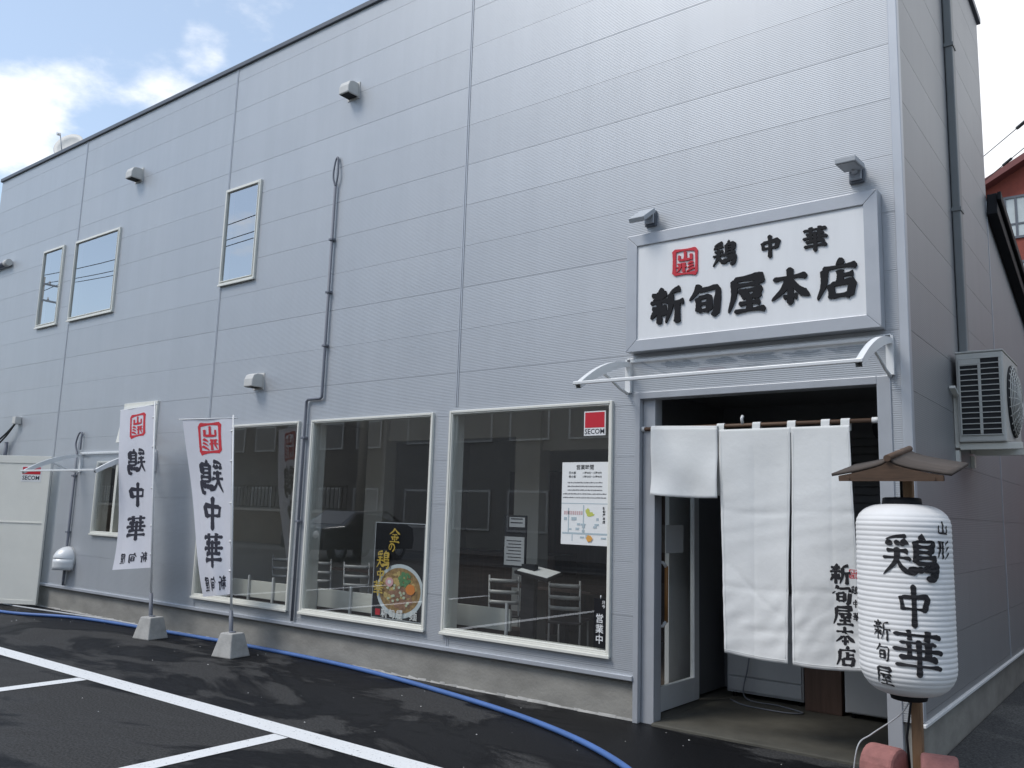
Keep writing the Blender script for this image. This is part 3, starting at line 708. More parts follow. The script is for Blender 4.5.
# beige leaf at far left
t = thing('beige_door', 'beige steel panel door standing open at the far left end of the grey wall', 'door', (-13.14, -.09, .04), math.atan2(-.50, -.86))
MB().box(0, 1.25, -.02, .02, .0, 2.14).build('door_panel', 'leaf', t, bevel=.004)
b = MB(); b.box(0, 1.25, .0205, .028, 2.03, 2.14); b.box(0, 1.25, .0205, .026, 0, .06); b.box(.0, .05, .0205, .026, .0605, 2.0295); b.box(.0505, 1.25, .0205, .028, 1.155, 1.175); b.build('door_rail', 'leaf', t, bevel=.002)
b = MB(); b.box(.14, .46, .0205, .0225, 1.76, 1.99); stk = b.build('sticker', 'white', t)
b = MB(); b.box(.155, .445, .023, .0245, 1.87, 1.975); b.build('sticker_band', 'red', stk)
b = MB(); text(b, 'SECOM', lambda u, v, d: (.30-u, .0235+d, v), 0, 1.815, .085, .014); b.build('lettering', 'inkblue', stk)

# ---- things stuck on the glass (behind the pane)
o = MB().box(-.34, .34, -.004, .004, 0, .925).build('ramen_poster', 'black'); o.location = (-6.015, .034, .505); po = o
tag(o, 'black poster with gold brush lettering and a bowl of ramen in the middle window', 'poster')
fp_ = front(-.0045)
b = MB()
for (x0, x1, z0, z1) in ((-.34, .34, .917, .925), (-.34, -.332, 0, .916), (.332, .34, 0, .916), (-.331, .331, 0, .008)): b.box(x0, x1, -.0055, -.0045, z0, z1)
b.build('border', 'midgrey', po)
b = MB()
for ch, x, z, s in (('金', -.05, .80, .145), ('の', -.085, .685, .10), ('鶏', -.195, .56, .175), ('中', -.225, .42, .135), ('華', -.245, .285, .15)): brush(b, ch, fp_, x, z, s*1.05, s, 10, d0=.0165, step=.0002, slant=-.03)
b.build('lettering', 'gold', po)
b = MB(); [brush(b, ch, fp_, x, .058, .095, .09, 13, d0=.0175, step=.0001, slant=0) for ch, x in zip('新旬屋', (-.145, -.045, .06))]; text(b, '・麺', fp_, .195, .058, .10, .008, d0=.0175); b.build('shop_lettering', 'white', po)
b = MB(); b.box(-.27, -.205, -.0195, -.0165, .03, .09); b.build('seal_emblem', 'red', po)
def disc(mb, cx, cz, rx, rz, d, n=40, wob=0.0, seed=0):
    rn = random.Random(seed)
    mb.add([(cx+rx*math.cos(2*PI*i/n)*(1+rn.uniform(-wob, wob)), -d, cz+rz*math.sin(2*PI*i/n)*(1+rn.uniform(-wob, wob))) for i in range(n)], [list(range(n))[::-1]])
b = MB(); disc(b, .035, .275, .315, .255, .0055); b.build('bowl_print', mat('bowl_print', (.62, .68, .70), .4), po)
b = MB(); disc(b, .035, .28, .278, .215, .0065); b.build('soup_print', mat('soup_print', (.36, .22, .08), .4, 0, .5, 25), po)
food = [mat('noodle_print', (.62, .45, .16), .5, 0, .3, 60), mat('pork_print', (.33, .17, .10), .5, 0, .4, 40), mat('greens_print', (.10, .26, .10), .5, 0, .4, 40), mat('yolk_print', (.75, .25, .04), .4), mat('fishcake_print', (.72, .40, .42), .5), mat('leek_print', (.55, .60, .42), .5, 0, .3, 40)]
rn = random.Random(3)
for i, (cx, cz, sx, n, ss) in enumerate(((.02, .30, .21, 60, .03), (.06, .21, .14, 34, .045), (.10, .39, .08, 22, .03))):
    b = MB()
    for k in range(n):
        a = rn.uniform(0, 2*PI); r = math.sqrt(rn.random())*sx
        disc(b, cx+r*math.cos(a), cz+r*math.sin(a)*.72, ss*rn.uniform(.5, 1.3), ss*rn.uniform(.35, .9), .0072+i*.0022+k*.00003, 9, .25, k)
    b.build(('noodle_print', 'pork_print', 'greens_print')[i], food[i], po)
for k in range(16): b = MB(); disc(b, -.02+rn.uniform(-.12, .2), .2+rn.uniform(-.06, .16), .018, .014, .0142+k*.00003, 8, .2, k); b.build('leek_piece', food[5], po)
b = MB(); disc(b, .185, .30, .062, .05, .0150, 24, .05, 4); b.build('yolk_print', food[3], po)
b = MB(); disc(b, -.10, .355, .052, .044, .0150, 20, .1, 5); fc = b.build('fishcake_print', food[4], po)
b = MB(); disc(b, -.10, .355, .026, .02, .0153, 14, .1, 5); b.build('fishcake_swirl', 'white', fc)

o = MB().box(-.228, .228, -.002, .002, 0, .68).build('notice_sheet', 'paper'); o.location = (-3.872, .001, 1.315)
tag(o, 'white sheet with opening hours and a small map taped inside the window nearest the entrance', 'notice'); fp_ = front(-.0021)
b = MB()
text(b, '営業時間', fp_, 0, .635, .044, .012)
for i, (l, r) in enumerate((('昼の部', '11時00分～15時00分'), ('夜の部', '17時00分～21時00分'))):
    text(b, l, fp_, -.125, .59-.032*i, .024, .012); text(b, r, fp_, .07, .59-.032*i, .021, .01)
b.build('heading_print', 'ink', o)
b = MB()
rn = random.Random(5)
for i in range(5):                                   # lines too small to read: plain print rows
    z = .505-.031*i; b = MB(); x = -.17 if i < 3 else -.215; e = .17 if i < 3 else .21
    while x < e:
        w = rn.uniform(.003, .009); h_ = rn.uniform(.007, .011); b.box(x, min(e, x+w), -.0031, -.0021, z, z+h_); x += w+rn.uniform(.0025, .005)
    b.build('text_print', 'inkgrey', o)
mg = mat('map_grey', (.42, .50, .53), .7)
b = MB(); b.box(-.225, .225, -.0031, -.0021, .335, .341)
for z0, z1, x0, x1 in ((.085, .10, -.215, .225), (.10, .325, -.012, -.002), (.10, .30, -.16, -.15), (.03, .085, -.12, -.112)): b.box(x0, x1, -.0031, -.0021, z0, z1)
for k in range(16):
    x = rn.uniform(-.2, .17); z = rn.choice((.105, .12, .14, .16, .2, .03, .055)); b.box(x, x+rn.uniform(.02, .05), -.0036-.0001*k, -.0021, z, z+rn.uniform(.012, .03))
b.build('map_print', mg, o)
b = MB()
for k in range(9): b.box(-.2+.021*k, -.2+.021*k+.015, -.0031, -.0021, .245, .275)
b.build('map_station_print', mat('map_pink', (.6, .42, .42), .7), o)
b = MB(); disc(b, .06, .25, .035, .02, .0035, 12, .25, 2); disc(b, .035, .275, .02, .025, .0037, 12, .25, 3); b.build('map_green_print', mat('map_green', (.52, .55, .12), .7), o)
b = MB(); disc(b, .055, .055, .03, .03, .0085, 6, .1, 2); b.build('map_star_print', mat('map_orange', (.7, .35, .08), .7), o)
b = MB(); text(b, '新旬屋本店', fp_, .19, .30, .026, .03, vertical=True); b.build('map_lettering', 'ink', o)

o = MB().box(-.105, .105, -.002, .002, 0, .205).build('security_sticker', 'white'); o.location = (-3.785, .001, 2.215)
tag(o, 'small square red and white security sticker at the top of the window nearest the entrance', 'sticker'); fp_ = front(-.0021)
MB().box(-.095, .095, -.0032, -.0021, .066, .195).build('sticker_band', 'red', o)
b = MB(); text(b, 'SECOM', fp_, 0, .032, .060, .014); b.build('lettering', 'inkblue', o)

o = MB().box(-.06, .06, -.003, .003, 0, .385).build('open_sign', 'black'); o.location = (-3.702, .000, .515)
tag(o, 'narrow black sign with white characters in the bottom corner of the entrance-side window', 'sign'); fp_ = front(-.0031)
b = MB(); text(b, '営業中', fp_, -.006, .225, .076, .012, vertical=True); text(b, '只今', fp_, .03, .355, .03, .02, vertical=True); b.build('lettering', 'white', o)
MB().tube([(0, 0, .385), (0, .0, .41)], .004, 6).build('hook', 'white', o)

# ================================================================== INSIDE THE SHOP
def chair():
    t = thing('dining_chair', 'x', 'chair', (0, 0, .1), 0, 'metal chairs inside the shop windows')
    MB().box(-.165, .165, -.2, .2, .43, .46).build('seat', 'chairseat', t, bevel=.015)
    for sx in (-1, 1):
        MB().tube([(sx*.15, -.21, .84), (sx*.15, -.18, .46), (sx*.15, -.20, 0)], .010, 8).build('leg', 'chair', t)
        MB().tube([(sx*.145, .18, .44), (sx*.15, .19, 0)], .010, 8).build('leg', 'chair', t)
    b = MB()
    for z in (.58, .68, .79):
        b.grid(8, 1, lambda a, c: (-.15+.30*a, -.205-.03*math.sin(PI*a)-.02*(z-.58), z-.018+.036*c), True)
    b.build('backrest', 'chair', t, solid=.012)
    return t
c0 = chair()
CH = [(-5.44, 1.05, 24, 'metal chair with a slatted back behind the menu stand, left of the black post'),
      (-4.73, 1.1, 20, 'slatted metal chair in the window by the entrance, right of the menu stand'),
      (-7.66, 1.1, 28, 'metal chair with a slatted back in the middle window, next to the poster'),
      (-8.35, 1.15, 24, 'metal chair with a slatted back in the middle window, beside the left frame'),
      (-9.1, 1.2, 24, 'metal chair with a slatted back deep behind the leftmost shop window')]
for i, (x, y, a, lab) in enumerate(CH):
    c = c0 if i == 0 else copy_tree(c0); c.location = (x, y, .1); c.rotation_euler = (0, 0, R_(a)); c['label'] = lab
def table(x, y, lab):
    t = thing('dining_table', lab, 'table', (x, y, .1), 0, 'dark tables inside the shop')
    MB().box(-.55, .55, -.36, .36, .68, .71).build('tabletop', 'intdark', t, bevel=.006)
    MB().box(-.04, .04, -.04, .04, .03, .68).build('pedestal', 'black', t); MB().box(-.28, .28, -.25, .25, 0, .03).build('base', 'black', t, bevel=.006)
table(-5.2, 1.72, 'dark dining table in the window nearest the entrance'); table(-8.0, 1.75, 'dark dining table behind the middle window')
def low_screen(x0, x1, y, lab):
    t = thing('low_bench', lab, 'bench', ((x0+x1)/2, y, .1), 0, 'low cream benches along the shop windows'); w = (x1-x0)/2
    MB().box(-w, w, -.015, .015, .36, .56).build('panel', 'cream', t, bevel=.004)
    MB().box(-w, w, .02, .34, .30, .355).build('seat', 'intdark', t, bevel=.006)
    k = max(2, int(w*2/.42)+1)
    for i in range(k):
        x = -w+.03+(2*w-.06)*i/(k-1); MB().box(x-.014, x+.014, -.04, -.016, 0, .62).build('post', 'alu_lt', t, bevel=.003)
low_screen(-9.45, -8.0, .5, 'low cream bench behind the leftmost shop window'); low_screen(-7.75, -6.55, .5, 'low cream bench behind the middle shop window, left of the poster')
low_screen(-5.75, -5.02, .55, 'low cream bench behind the window by the entrance, left of the menu stand')
t = thing('menu_stand', 'black menu stand with a tilted tray and a framed menu behind the glass', 'menu stand', (-4.72, .42, .1))
MB().box(-.075, .075, -.03, .03, 0, 1.0).build('post', 'black', t, bevel=.004)
MB().box(-.17, .17, -.14, .14, 0, .02).build('base', 'black', t, bevel=.004)
Mt = Matrix.Translation((.10, 0, .94)) @ Matrix.Rotation(R_(8), 4, 'Y') @ Matrix.Rotation(R_(12), 4, 'X')
MB().box(-.19, .19, -.12, .12, -.03, .0, M=Mt).build('tray', 'black', t, bevel=.004); MB().box(-.17, .17, -.105, .105, .0005, .004, M=Mt).build('menu_sheet', 'paper', t)
MB().box(-.30, -.04, -.02, .0, .96, 1.44).build('menu_board', 'black', t, bevel=.004)
b = MB(); b.box(-.285, -.055, -.0225, -.0205, .98, 1.24); b.box(-.235, -.055, -.0225, -.0205, 1.33, 1.42); mp_ = b.build('menu_paper', mat('menu_paper', (.42, .43, .44), .6), t)
b = MB()
for i in range(7): b.box(-.26+.02*(i % 2), -.09, -.0245, -.023, 1.20-.03*i, 1.207-.03*i)
for i in range(2): b.box(-.22, -.08, -.0245, -.023, 1.40-.035*i, 1.41-.035*i)
b.build('text_print', 'ink', mp_)

# ================================================================== ENTRANCE
t = thing('curtain_rod', 'dark wooden rod with white end caps across the entrance', 'curtain rod', (-2.45, .03, 2.255))
MB().tube([(-.88, 0, 0), (.86, 0, 0)], .015, 10).build('bar', 'woodrod', t)
for a, c in ((-.905, -.88), (.86, .91)): MB().tube([(a, 0, 0), (c, 0, 0)], .021, 10).build('end_cap', 'white', t)
MB().tube([(-.06, -.0, .0), (-.06, -.02, .05), (-.055, -.01, .07)], .012, 6).build('clip', 'alu_lt', t)
nr = thing('noren_curtain', 'white cotton shop curtain with black brush lettering hanging in the entrance', 'curtain', (-2.4, .03, 2.25))
NO = Vector(nr.location)
def fold(u, z, s=1.0):                               # cloth relief, towards the street when negative
    k = (2.25-z)/1.65
    cr = 0
    for q, wd, am in ((1.62, .022, .006), (1.08, .02, .007), (.80, .018, .004)): cr += am*math.exp(-abs(z-q-.012*math.sin(u*6))/wd)
    for q in (-2.42, -1.86): cr += .006*math.exp(-abs(u-q)/.02)
    cr += .007*math.exp(-abs((u+2.40)*.8+(z-1.05)-.02*math.sin(u*14))/.03)*max(0, 1-abs(z-1.05)/.3)+.006*math.exp(-abs((u+1.95)*-.9+(z-.95)-.02*math.sin(u*11))/.028)*max(0, 1-abs(z-.95)/.3)
    return (cr - .016*math.sin(u*9.2+.6+k*1.2)*(.25+k) - .010*math.sin(u*4.1-z*3.1+1.2) - .004*math.sin(u*21+z*2.0)*k
            - .0035*math.sin(z*13+u*7)*max(0, 1-abs(z-1.12)/.35) - .0022*math.sin((u*1.3-z)*31+math.sin(u*9)*2)*max(0, 1-abs(z-.85)/.4)
            - .0016*math.sin(z*37-u*11+math.sin(z*8)*3)*(.4+k*.6))*s
def longpanel(x0t, x1t, x0b, x1b, zb0, zb1):
    def fn(a, b):
        zb = zb0+(zb1-zb0)*a-.012*math.sin(PI*a); z = 2.225+(zb-2.225)*b
        w = b**1.15
        x = x0t+(x1t-x0t)*a; xb = x0b+(x1b-x0b)*a; x = x+(xb-x)*w
        return (x, .005+fold(x, z)*min(1, b*5+.12)-.035*b, z)
    return fn
pl_ = longpanel(-2.69, -2.145, -2.63, -2.175, .615, .59); pr_ = longpanel(-2.14, -1.735, -2.138, -1.68, .59, .60)
for k, fnp in enumerate((pl_, pr_)):
    b = LB(NO); b.grid(44, 90, lambda a, c: fnp(a, c)); o = b.build('curtain_panel', 'noren', nr, solid=.003, fixn=False)
    b = LB(NO)                                        # stitched hems
    for (aa, bb) in ((.035, .0), (.965, .0)):
        b.tube([Vector(fnp(aa, .02+.96*i/60))-Vector((0, .0025, 0)) for i in range(61)], .0018, 5)
    b.tube([Vector(fnp(i/30, .985))-Vector((0, .0025, 0)) for i in range(31)], .0018, 5)
    b.build('hem', 'noren', o)
def shortp(a, b):
    x = -3.255+.56*a+.012*b; z = 2.262-.53*b-.02*math.sin(PI*a)*b*.4-.02*a
    return (x, -.012-.025*b+.014*math.sin(a*8+b*3)*b+.012*math.sin(a*3.2-b*7)*b, z)
b = LB(NO); b.grid(26, 26, shortp); o = b.build('curtain_panel', 'noren', nr, solid=.004, fixn=False)
b = LB(NO); b.grid(26, 24, lambda a, c: (shortp(a, 1)[0]+.006, .05+.02*math.sin(a*7+c)*c, 2.255-.5*c-.022*a)); o = b.build('curtain_back', 'noren', nr, solid=.004, fixn=False)
b = LB(NO); b.grid(20, 6, lambda a, c: (shortp(a, 0)[0], .022-.034*math.cos(PI*c), shortp(a, 0)[2]+.014*math.sin(PI*c))); b.build('curtain_fold', 'noren', nr, solid=.004, fixn=False)
for x in (-2.68, -2.40, -2.14, -1.90, -1.765):
    b = LB(NO)
    ring = [(.031+.02*math.cos(q), 2.255+.02*math.sin(q)) for q in [PI*i/8 for i in range(9)]]
    path = [(.006, 2.19)]+[(y-.0, z) for y, z in ring[::-1]]+[(.05, 2.19)]
    b.grid(1, len(path)-1, lambda a, c: (x-.03+.06*a, *path[min(len(path)-1, int(round(c*(len(path)-1))))]), False)
    b.build('loop', 'noren', nr, solid=.002, fixn=False)
def on_noren(u, v, d):
    b = (2.225-v)/(2.225-.6); w = max(0, b)**1.15
    x0 = -2.14+(-2.138+2.14)*w; x1 = -1.735+(-1.68+1.735)*w
    a = (u-x0)/(x1-x0); p = pr_(a, min(1, max(0, b)))
    return (p[0], p[1]-.0018-d, v)
for i, ch in enumerate('新旬屋本店'): b = LB(NO); brush(b, ch, on_noren, -1.815+.006*i, 1.215-.133*i, .135, .132, 15.5, step=.0002, slant=0, vary=.12); b.build('large_character', 'ink', nr)
for i, ch in enumerate('鶏中華'): b = LB(NO); brush(b, ch, on_noren, -1.727+.003*i, 1.115-.085*i, .050, .058, 13, step=.0002, slant=0); b.build('small_character', 'ink', nr)
b = LB(NO); seal(b, on_noren, -1.728, 1.222, .058, 11, step=.0001); b.build('seal_emblem', 'redink', nr)

t = thing('recess_lamp', 'small black wall lamp inside the top right of the entrance', 'lamp', (-1.66, .55, 2.24))
MB().lathe([(.05, -.05), (.075, .03), (.05, .05)], 16, Matrix.Rotation(R_(-50), 4, 'X')).build('lamp_head', 'black', t)
MB().tube([(0, 0, .03), (.1, .05, .1), (.255, .05, .1)], .012, 8).build('arm', 'black', t)
def cabinet(x0, x1, y0, y1, h, m, name, lab, cat, drawers):
    t = thing(name, lab, cat, ((x0+x1)/2, (y0+y1)/2, .022)); w = (x1-x0)/2; d = (y1-y0)/2
    MB().box(-w, w, -d, d, .04, h).build('carcass', m, t, bevel=.006)
    for z0, z1 in drawers: MB().box(-w+.015, w-.015, -d-.014, -d-.0005, z0, z1).build('drawer_front', m, t, bevel=.004)
    for sx in (-1, 1):
        for sy_ in (-1, 1): MB().tube([(sx*(w-.05), sy_*(d-.05), 0), (sx*(w-.05), sy_*(d-.05), .041)], .018, 8).build('foot', 'black', t)
cabinet(-3.25, -2.57, 1.42, 1.72, .9, 'midgrey', 'storage_cabinet', 'pale grey cabinet low behind the curtain in the entrance', 'cabinet', [(.06, .17), (.185, .5), (.515, .88)])
cabinet(-2.20, -1.62, 1.30, 1.70, 1.0, 'midgrey', 'refrigerated_cabinet', 'grey cabinet on feet behind the lantern at the right of the entrance', 'cabinet', [(.05, .98)])
t = thing('wooden_board', 'brown wooden box standing between the two grey cabinets in the entrance', 'box', (-2.38, 1.38, .022))
MB().box(-.15, .15, -.06, .1, 0, .8).build('body', 'intdark', t, bevel=.006); MB().box(-.16, .16, -.07, .11, .8, .82).build('lid', 'intdark', t, bevel=.004)
t = MB().tube(spline([(-3.15, 1.25, .03), (-2.95, 1.1, .03), (-2.6, 1.08, .03), (-2.5, 1.18, .03), (-2.75, 1.3, .03), (-3.05, 1.33, .05), (-3.03, 1.35, .3), (-2.98, 1.36, .62)], 8), .006, 6).build('floor_cable', 'pipe')
tag(t, 'grey cable coiled loosely on the floor inside the entrance', 'cable')

# ================================================================== SIDE WALL THINGS
t = thing('downpipe', 'dark grey square rainwater downpipe on the side wall above the air conditioner', 'downpipe', (XR, 1.82, 2.5))
MB().box(.005, .07, -.11, .0, -.25, 4.6).build('pipe', 'downpipe', t, bevel=.01); MB().box(.004, .05, .012, .08, -.25, 4.58).build('cover_strip', 'pipe', t, bevel=.006)
for z in (.35, 1.7, 3.2): MB().box(.001, .078, -.12, .01, z, z+.035).build('clamp', 'downpipe', t, bevel=.003)
AX, AY, AZ = -.80, 1.50, 2.20       # air conditioner: width along X is its depth
t = thing('air_conditioner', 'beige outdoor air conditioner unit on a bracket on the side wall', 'air conditioner', (XR+.035, 1.37, 2.21))
# casing: louvred end faces the street, fan faces +X
MB().box(.0, .33, .0, .80, .0, .70).build('casing', 'acbody', t, bevel=.012)
MB().box(.03, .155, -.0035, -.0005, .055, .655).build('inlet_dark', 'dark', t); MB().box(.175, .30, -.0035, -.0005, .055, .655).build('inlet_dark', 'dark', t)
b = MB()
for i in range(15):
    z = .055+.6*i/14; b.box(.02, .31, -.012, -.004, z-.0038, z+.0038)
b.box(.155, .175, -.012, -.004, .062, .648); b.box(.02, .03, -.012, -.004, .062, .648); b.box(.30, .31, -.012, -.004, .062, .648)
b.box(.03, .155, -.010, -.0045, .60, .66)
b.build('grille', 'acbody', t, bevel=.002)
Mf = Matrix.Translation((.331, .40, .35)) @ Matrix.Rotation(R_(90), 4, 'Y')
MB().lathe([(.29, 0.0), (.29, .012), (.02, .014)], 32, Mf).build('fan_recess', 'dark', t)
b = MB()
for i in range(10):
    r = .03+.027*i; h = .065*math.cos(i/9*1.2); b.tube([Mf @ Vector((r*math.cos(2*PI*k/28), r*math.sin(2*PI*k/28), h)) for k in range(29)], .004, 5, False)
for k in range(24):
    a = 2*PI*k/24; b.tube([Mf @ Vector((.03*math.cos(a), .03*math.sin(a), .065)), Mf @ Vector((.18*math.cos(a), .18*math.sin(a), .05)), Mf @ Vector((.285*math.cos(a), .285*math.sin(a), .012))], .004, 5)
b.build('fan_guard', 'acbody', t)
MB().box(-.004, .334, -.004, .804, .701, .715).build('top_lid', 'acbody', t, bevel=.005)
t = thing('condenser_bracket', 'cream steel wall bracket carrying the air conditioner', 'bracket', (XR, 1.37, 2.21))
for y in (.06, .70):
    MB().box(.002, .035, y-.025, y+.025, -.04, .42).build('upright', 'cream', t, bevel=.003)
    MB().box(.036, .46, y-.025, y+.025, -.055, -.004).build('arm', 'cream', t, bevel=.003)
    MB().box(.002, .03, y-.03, y+.03, -.16, -.06).build('foot_plate', 'cream', t)
MB().bar((.03, .06, .36), (.03, -.14, .42), .04, .02).build('tie', 'cream', t)

# ================================================================== BANNERS
def banner(base, top, arm_dir, arm_len, edge_pts, pole_frac, lab, seed):
    """base/top: pole ends; edge_pts: free lower edge shape; cloth hangs between the pole and a free edge"""
    o = Vector(base); t = thing('nobori_banner', lab, 'banner', o, 0, 'nobori banners in front of the wall')
    top = Vector(top)-o; ad = Vector(arm_dir).normalized()
    MB().tube([top*.008, top*.18], .022, 10).build('pole_socket', 'pipe', t)
    MB().tube([top*.17, top*.6, top*1.0], [.0125, .0115, .009], 10).build('pole', 'white', t)
    a0 = top*.985; a1 = a0+ad*arm_len
    MB().tube([a0-ad*.06+Vector((0, 0, .004)), a1+ad*.03], .006, 8).build('arm', 'white', t)
    for f in (.93, .80, .62, .46, .34):
        MB().tube([top*f, top*f+ad*.03], .012, 6).build('ring', 'white', t)
    nrm = ad.cross(Vector((0, 0, 1))).normalized()
    if nrm.y > 0: nrm = -nrm
    zt, zb = pole_frac
    def fn(a, b, d=0.0):                                # a: pole -> free edge, b: top -> bottom
        pp = top*(zt+(zb-zt)*b)
        off, dz, w = edge_pts(b)
        fe = a1*(zt/.985)+ad*off+Vector((0, 0, (zb-zt)*b*top.z+dz))+Vector((top.x, top.y, 0))*(zb-zt)*b*.6
        p = (pp+ad*.018).lerp(fe, a)
        rel = .03*math.sin(a*5.2+b*4.0+seed)*math.sin(PI*min(1, a*1.2))*(.3+b)+.05*math.sin(b*5+seed*2)*a*(.2+b)+w*a*a
        return p+nrm*(rel+d)
    b_ = MB(); b_.grid(24, 70, lambda a, b: fn(a, b)); cl_ = b_.build('cloth', 'banner', t, fixn=False)
    ratio = (zt-zb)*top.z/arm_len                      # cloth is 1 wide, `ratio` tall
    def on(side):
        return lambda u, v, d: fn(u, -v/ratio, side*(.0015+d))
    ink, red = MB(), MB()
    for side in (1, -1):
        F_ = on(side)
        # printed on the far face, so reversed as seen from the camera: u runs from the pole on the right
        for i, ch in enumerate('鶏中華'): brush(ink, ch, F_, .47, -ratio*(.345+.205*i), .56, .54*(.95 if ch != '中' else 1.0), 12, step=.00012, slant=-.02)
        for ch, u in zip('新旬屋', (.22, .48, .74)): brush(ink, ch, F_, u, -ratio*.935, .19, .20, 14, step=.00012)
        seal(red, F_, .46, -ratio*.115, .46, 12, step=.0001)
    ink.build('lettering', 'inkblue', cl_); red.build('seal_emblem', 'redink', cl_)
    return t
B1 = (-9.50, -.43, 0); B2 = (-7.875, -.475, 0)
banner(B1, (-9.92, -.405, 2.785), (-.60, -.10, -.05), .60, lambda b: (.02-.16*math.sin(PI*min(1, b))*.3, -.02*b, .02*b), (.985, .285), 'white banner with black brush characters and a red seal, farther left of the two', .4)
banner(B2, (-8.185, -.46, 2.535), (-.69, -.21, -.005), .72, lambda b: (-.02-.40*b**1.2, -.05*b**2, -.05*b), (.985, .245), 'nearer white banner with black characters, in front of the leftmost shop window', 1.7)
def banner_base(x, y, h, wb, wt, lab):
    t = thing('banner_base', lab, 'banner base', (x, y, 0), R_(8), 'concrete banner bases')
    b = MB(); vs = [(sx*wb, sy_*wb, 0.0) for sx, sy_ in ((-1, -1), (1, -1), (1, 1), (-1, 1))]+[(sx*wt, sy_*wt, h) for sx, sy_ in ((-1, -1), (1, -1), (1, 1), (-1, 1))]
    b.add(vs, [(3, 2, 1, 0), (4, 5, 6, 7), (0, 1, 5, 4), (1, 2, 6, 5), (2, 3, 7, 6), (3, 0, 4, 7)]); b.build('block', 'concrete', t, bevel=.012)
    MB().lathe([(.034, 0), (.034, .01), (.026, .012)], 14, Matrix.Translation((0, 0, h))).build('collar', 'pipe', t)
banner_base(-9.50, -.43, .245, .14, .09, 'tapered concrete base under the farther banner')
banner_base(-7.875, -.475, .24, .14, .085, 'tapered concrete base under the nearer banner')

# ---- hoses
def hose(name, pts, r, m, lab):
    return tag(MB().tube(spline(pts, 14), r, 10).build(name, m), lab, 'hose')
hose('water_hose', [(-17, -.74, .022), (-14.5, -.76, .022), (-12.69, -.70, .022), (-11.46, -.25, .022), (-9.34, -.075, .022), (-7.9, -.02, .022), (-6.6, -.06, .022), (-5.29, -.25, .022), (-3.87, -.60, .022), (-2.84, -1.12, .022), (-1.9, -2.0, .022)], .021, 'hose', 'blue hose lying along the foot of the wall')
hose('drain_tube', [(-15, -.30, .014), (-13.5, -.28, .014), (-12.2, -.14, .014), (-11, -.02, .014), (-10.1, -.03, .012)], .012, 'hosegrey', 'thin grey tube lying on the asphalt beside the blue hose')

# ================================================================== LANTERN
LX, LY = -1.232, -.78
t = thing('paper_lantern', 'big white paper lantern with black brush characters hanging by the corner of the shop', 'lantern', (LX, LY, 0))
Z0, Z1, RM = .638, 1.672, .249
def lrad(z):
    s = (z-Z0)/(Z1-Z0)
    e0 = min(1, s/.15); e1 = min(1, (1-s)/.12)
    base = RM*(1-.008*abs(s-.5)*2)
    k0 = .43+.57*math.sqrt(max(0, 1-(1-e0)**2)); k1 = .42+.58*math.sqrt(max(0, 1-(1-e1)**2.2))
    return base*min(k0, k1)+.0032*(abs(math.sin(PI*(z-Z0)/.0275))-.5)*min(1, e0+.2, e1+.2)
prof = [(lrad(Z0+(Z1-Z0)*i/300), Z0+(Z1-Z0)*i/300) for i in range(301)]
MB().lathe(prof, 72, cap=False).build('paper_shade', 'lantern', t)
MB().lathe([(.104, 1.662), (.107, 1.666), (.102, 1.706), (.09, 1.71)], 32).build('top_ring', 'black', t)
MB().lathe([(.08, .604), (.092, .608), (.102, .642), (.096, .65)], 32).build('bottom_ring', 'black', t)
MB().tube([(0, 0, 1.71), (0, 0, 1.83)], .008, 6).build('hanger', 'black', t)
a_cam = math.atan2(CAM_Y-LY, 0-LX)                     # the lantern is turned so its lettering faces the street
def on_lantern(u, v, d):
    an = a_cam+R_(5)+u/RM; r = lrad(v)+.0016+d
    return (r*math.cos(an), r*math.sin(an), v)
for nm, items in (('large_character', (('鶏', .012, 1.385, .30, .235, 11, 30), ('中', .018, 1.13, .215, .245, 12.5, 30), ('華', .034, .885, .285, .25, 11, 30))),
                  ('medium_character', (('山', .205, 1.545, .095, .085, 13, 16), ('形', .205, 1.43, .10, .11, 11, 16))),
                  ('small_character', (('新', -.150, .99, .10, .105, 10, 16), ('旬', -.148, .875, .085, .095, 11, 16), ('屋', -.145, .755, .10, .105, 10, 16)))):
    for ch, u, z, s, h, w, n in items: b = MB(); brush(b, ch, on_lantern, u, z, s, h, w, n=n, step=.0002, slant=-.10, vary=.40); b.build(nm, 'ink', t)
t = thing('lantern_stand', 'wooden post with a little gabled roof carrying the paper lantern', 'lantern stand', (LX, LY, 0))
MB().box(-.055, .0, .262, .315, 0, 1.93).build('post', 'woodpost', t, bevel=.004)
MB().box(-.36, .36, .25, .328, .0, .05).build('foot', 'woodpost', t, bevel=.004); MB().box(-.075, .02, -.05, .62, .051, .1).build('foot', 'woodpost', t, bevel=.004)
MB().box(-.05, -.005, -.06, .261, 1.83, 1.865).build('arm', 'woodpost', t, bevel=.004)
MR = Matrix.Translation((0, .06, 1.90)) @ Matrix.Rotation(R_(10), 4, 'X') @ Matrix.Translation((0, -.06, -1.90))      # the little roof tips forward
def roofz(x): return 1.960-.085*(abs(x)/.30)**.62
for sx in (-1, 1):
    b = MB(); b.grid(10, 1, lambda a, c: MR @ Vector((sx*.315*a-.015, -.20+.50*c, roofz(.30*a))), True); b.build('roof_board', 'woodroof', t, solid=.016)
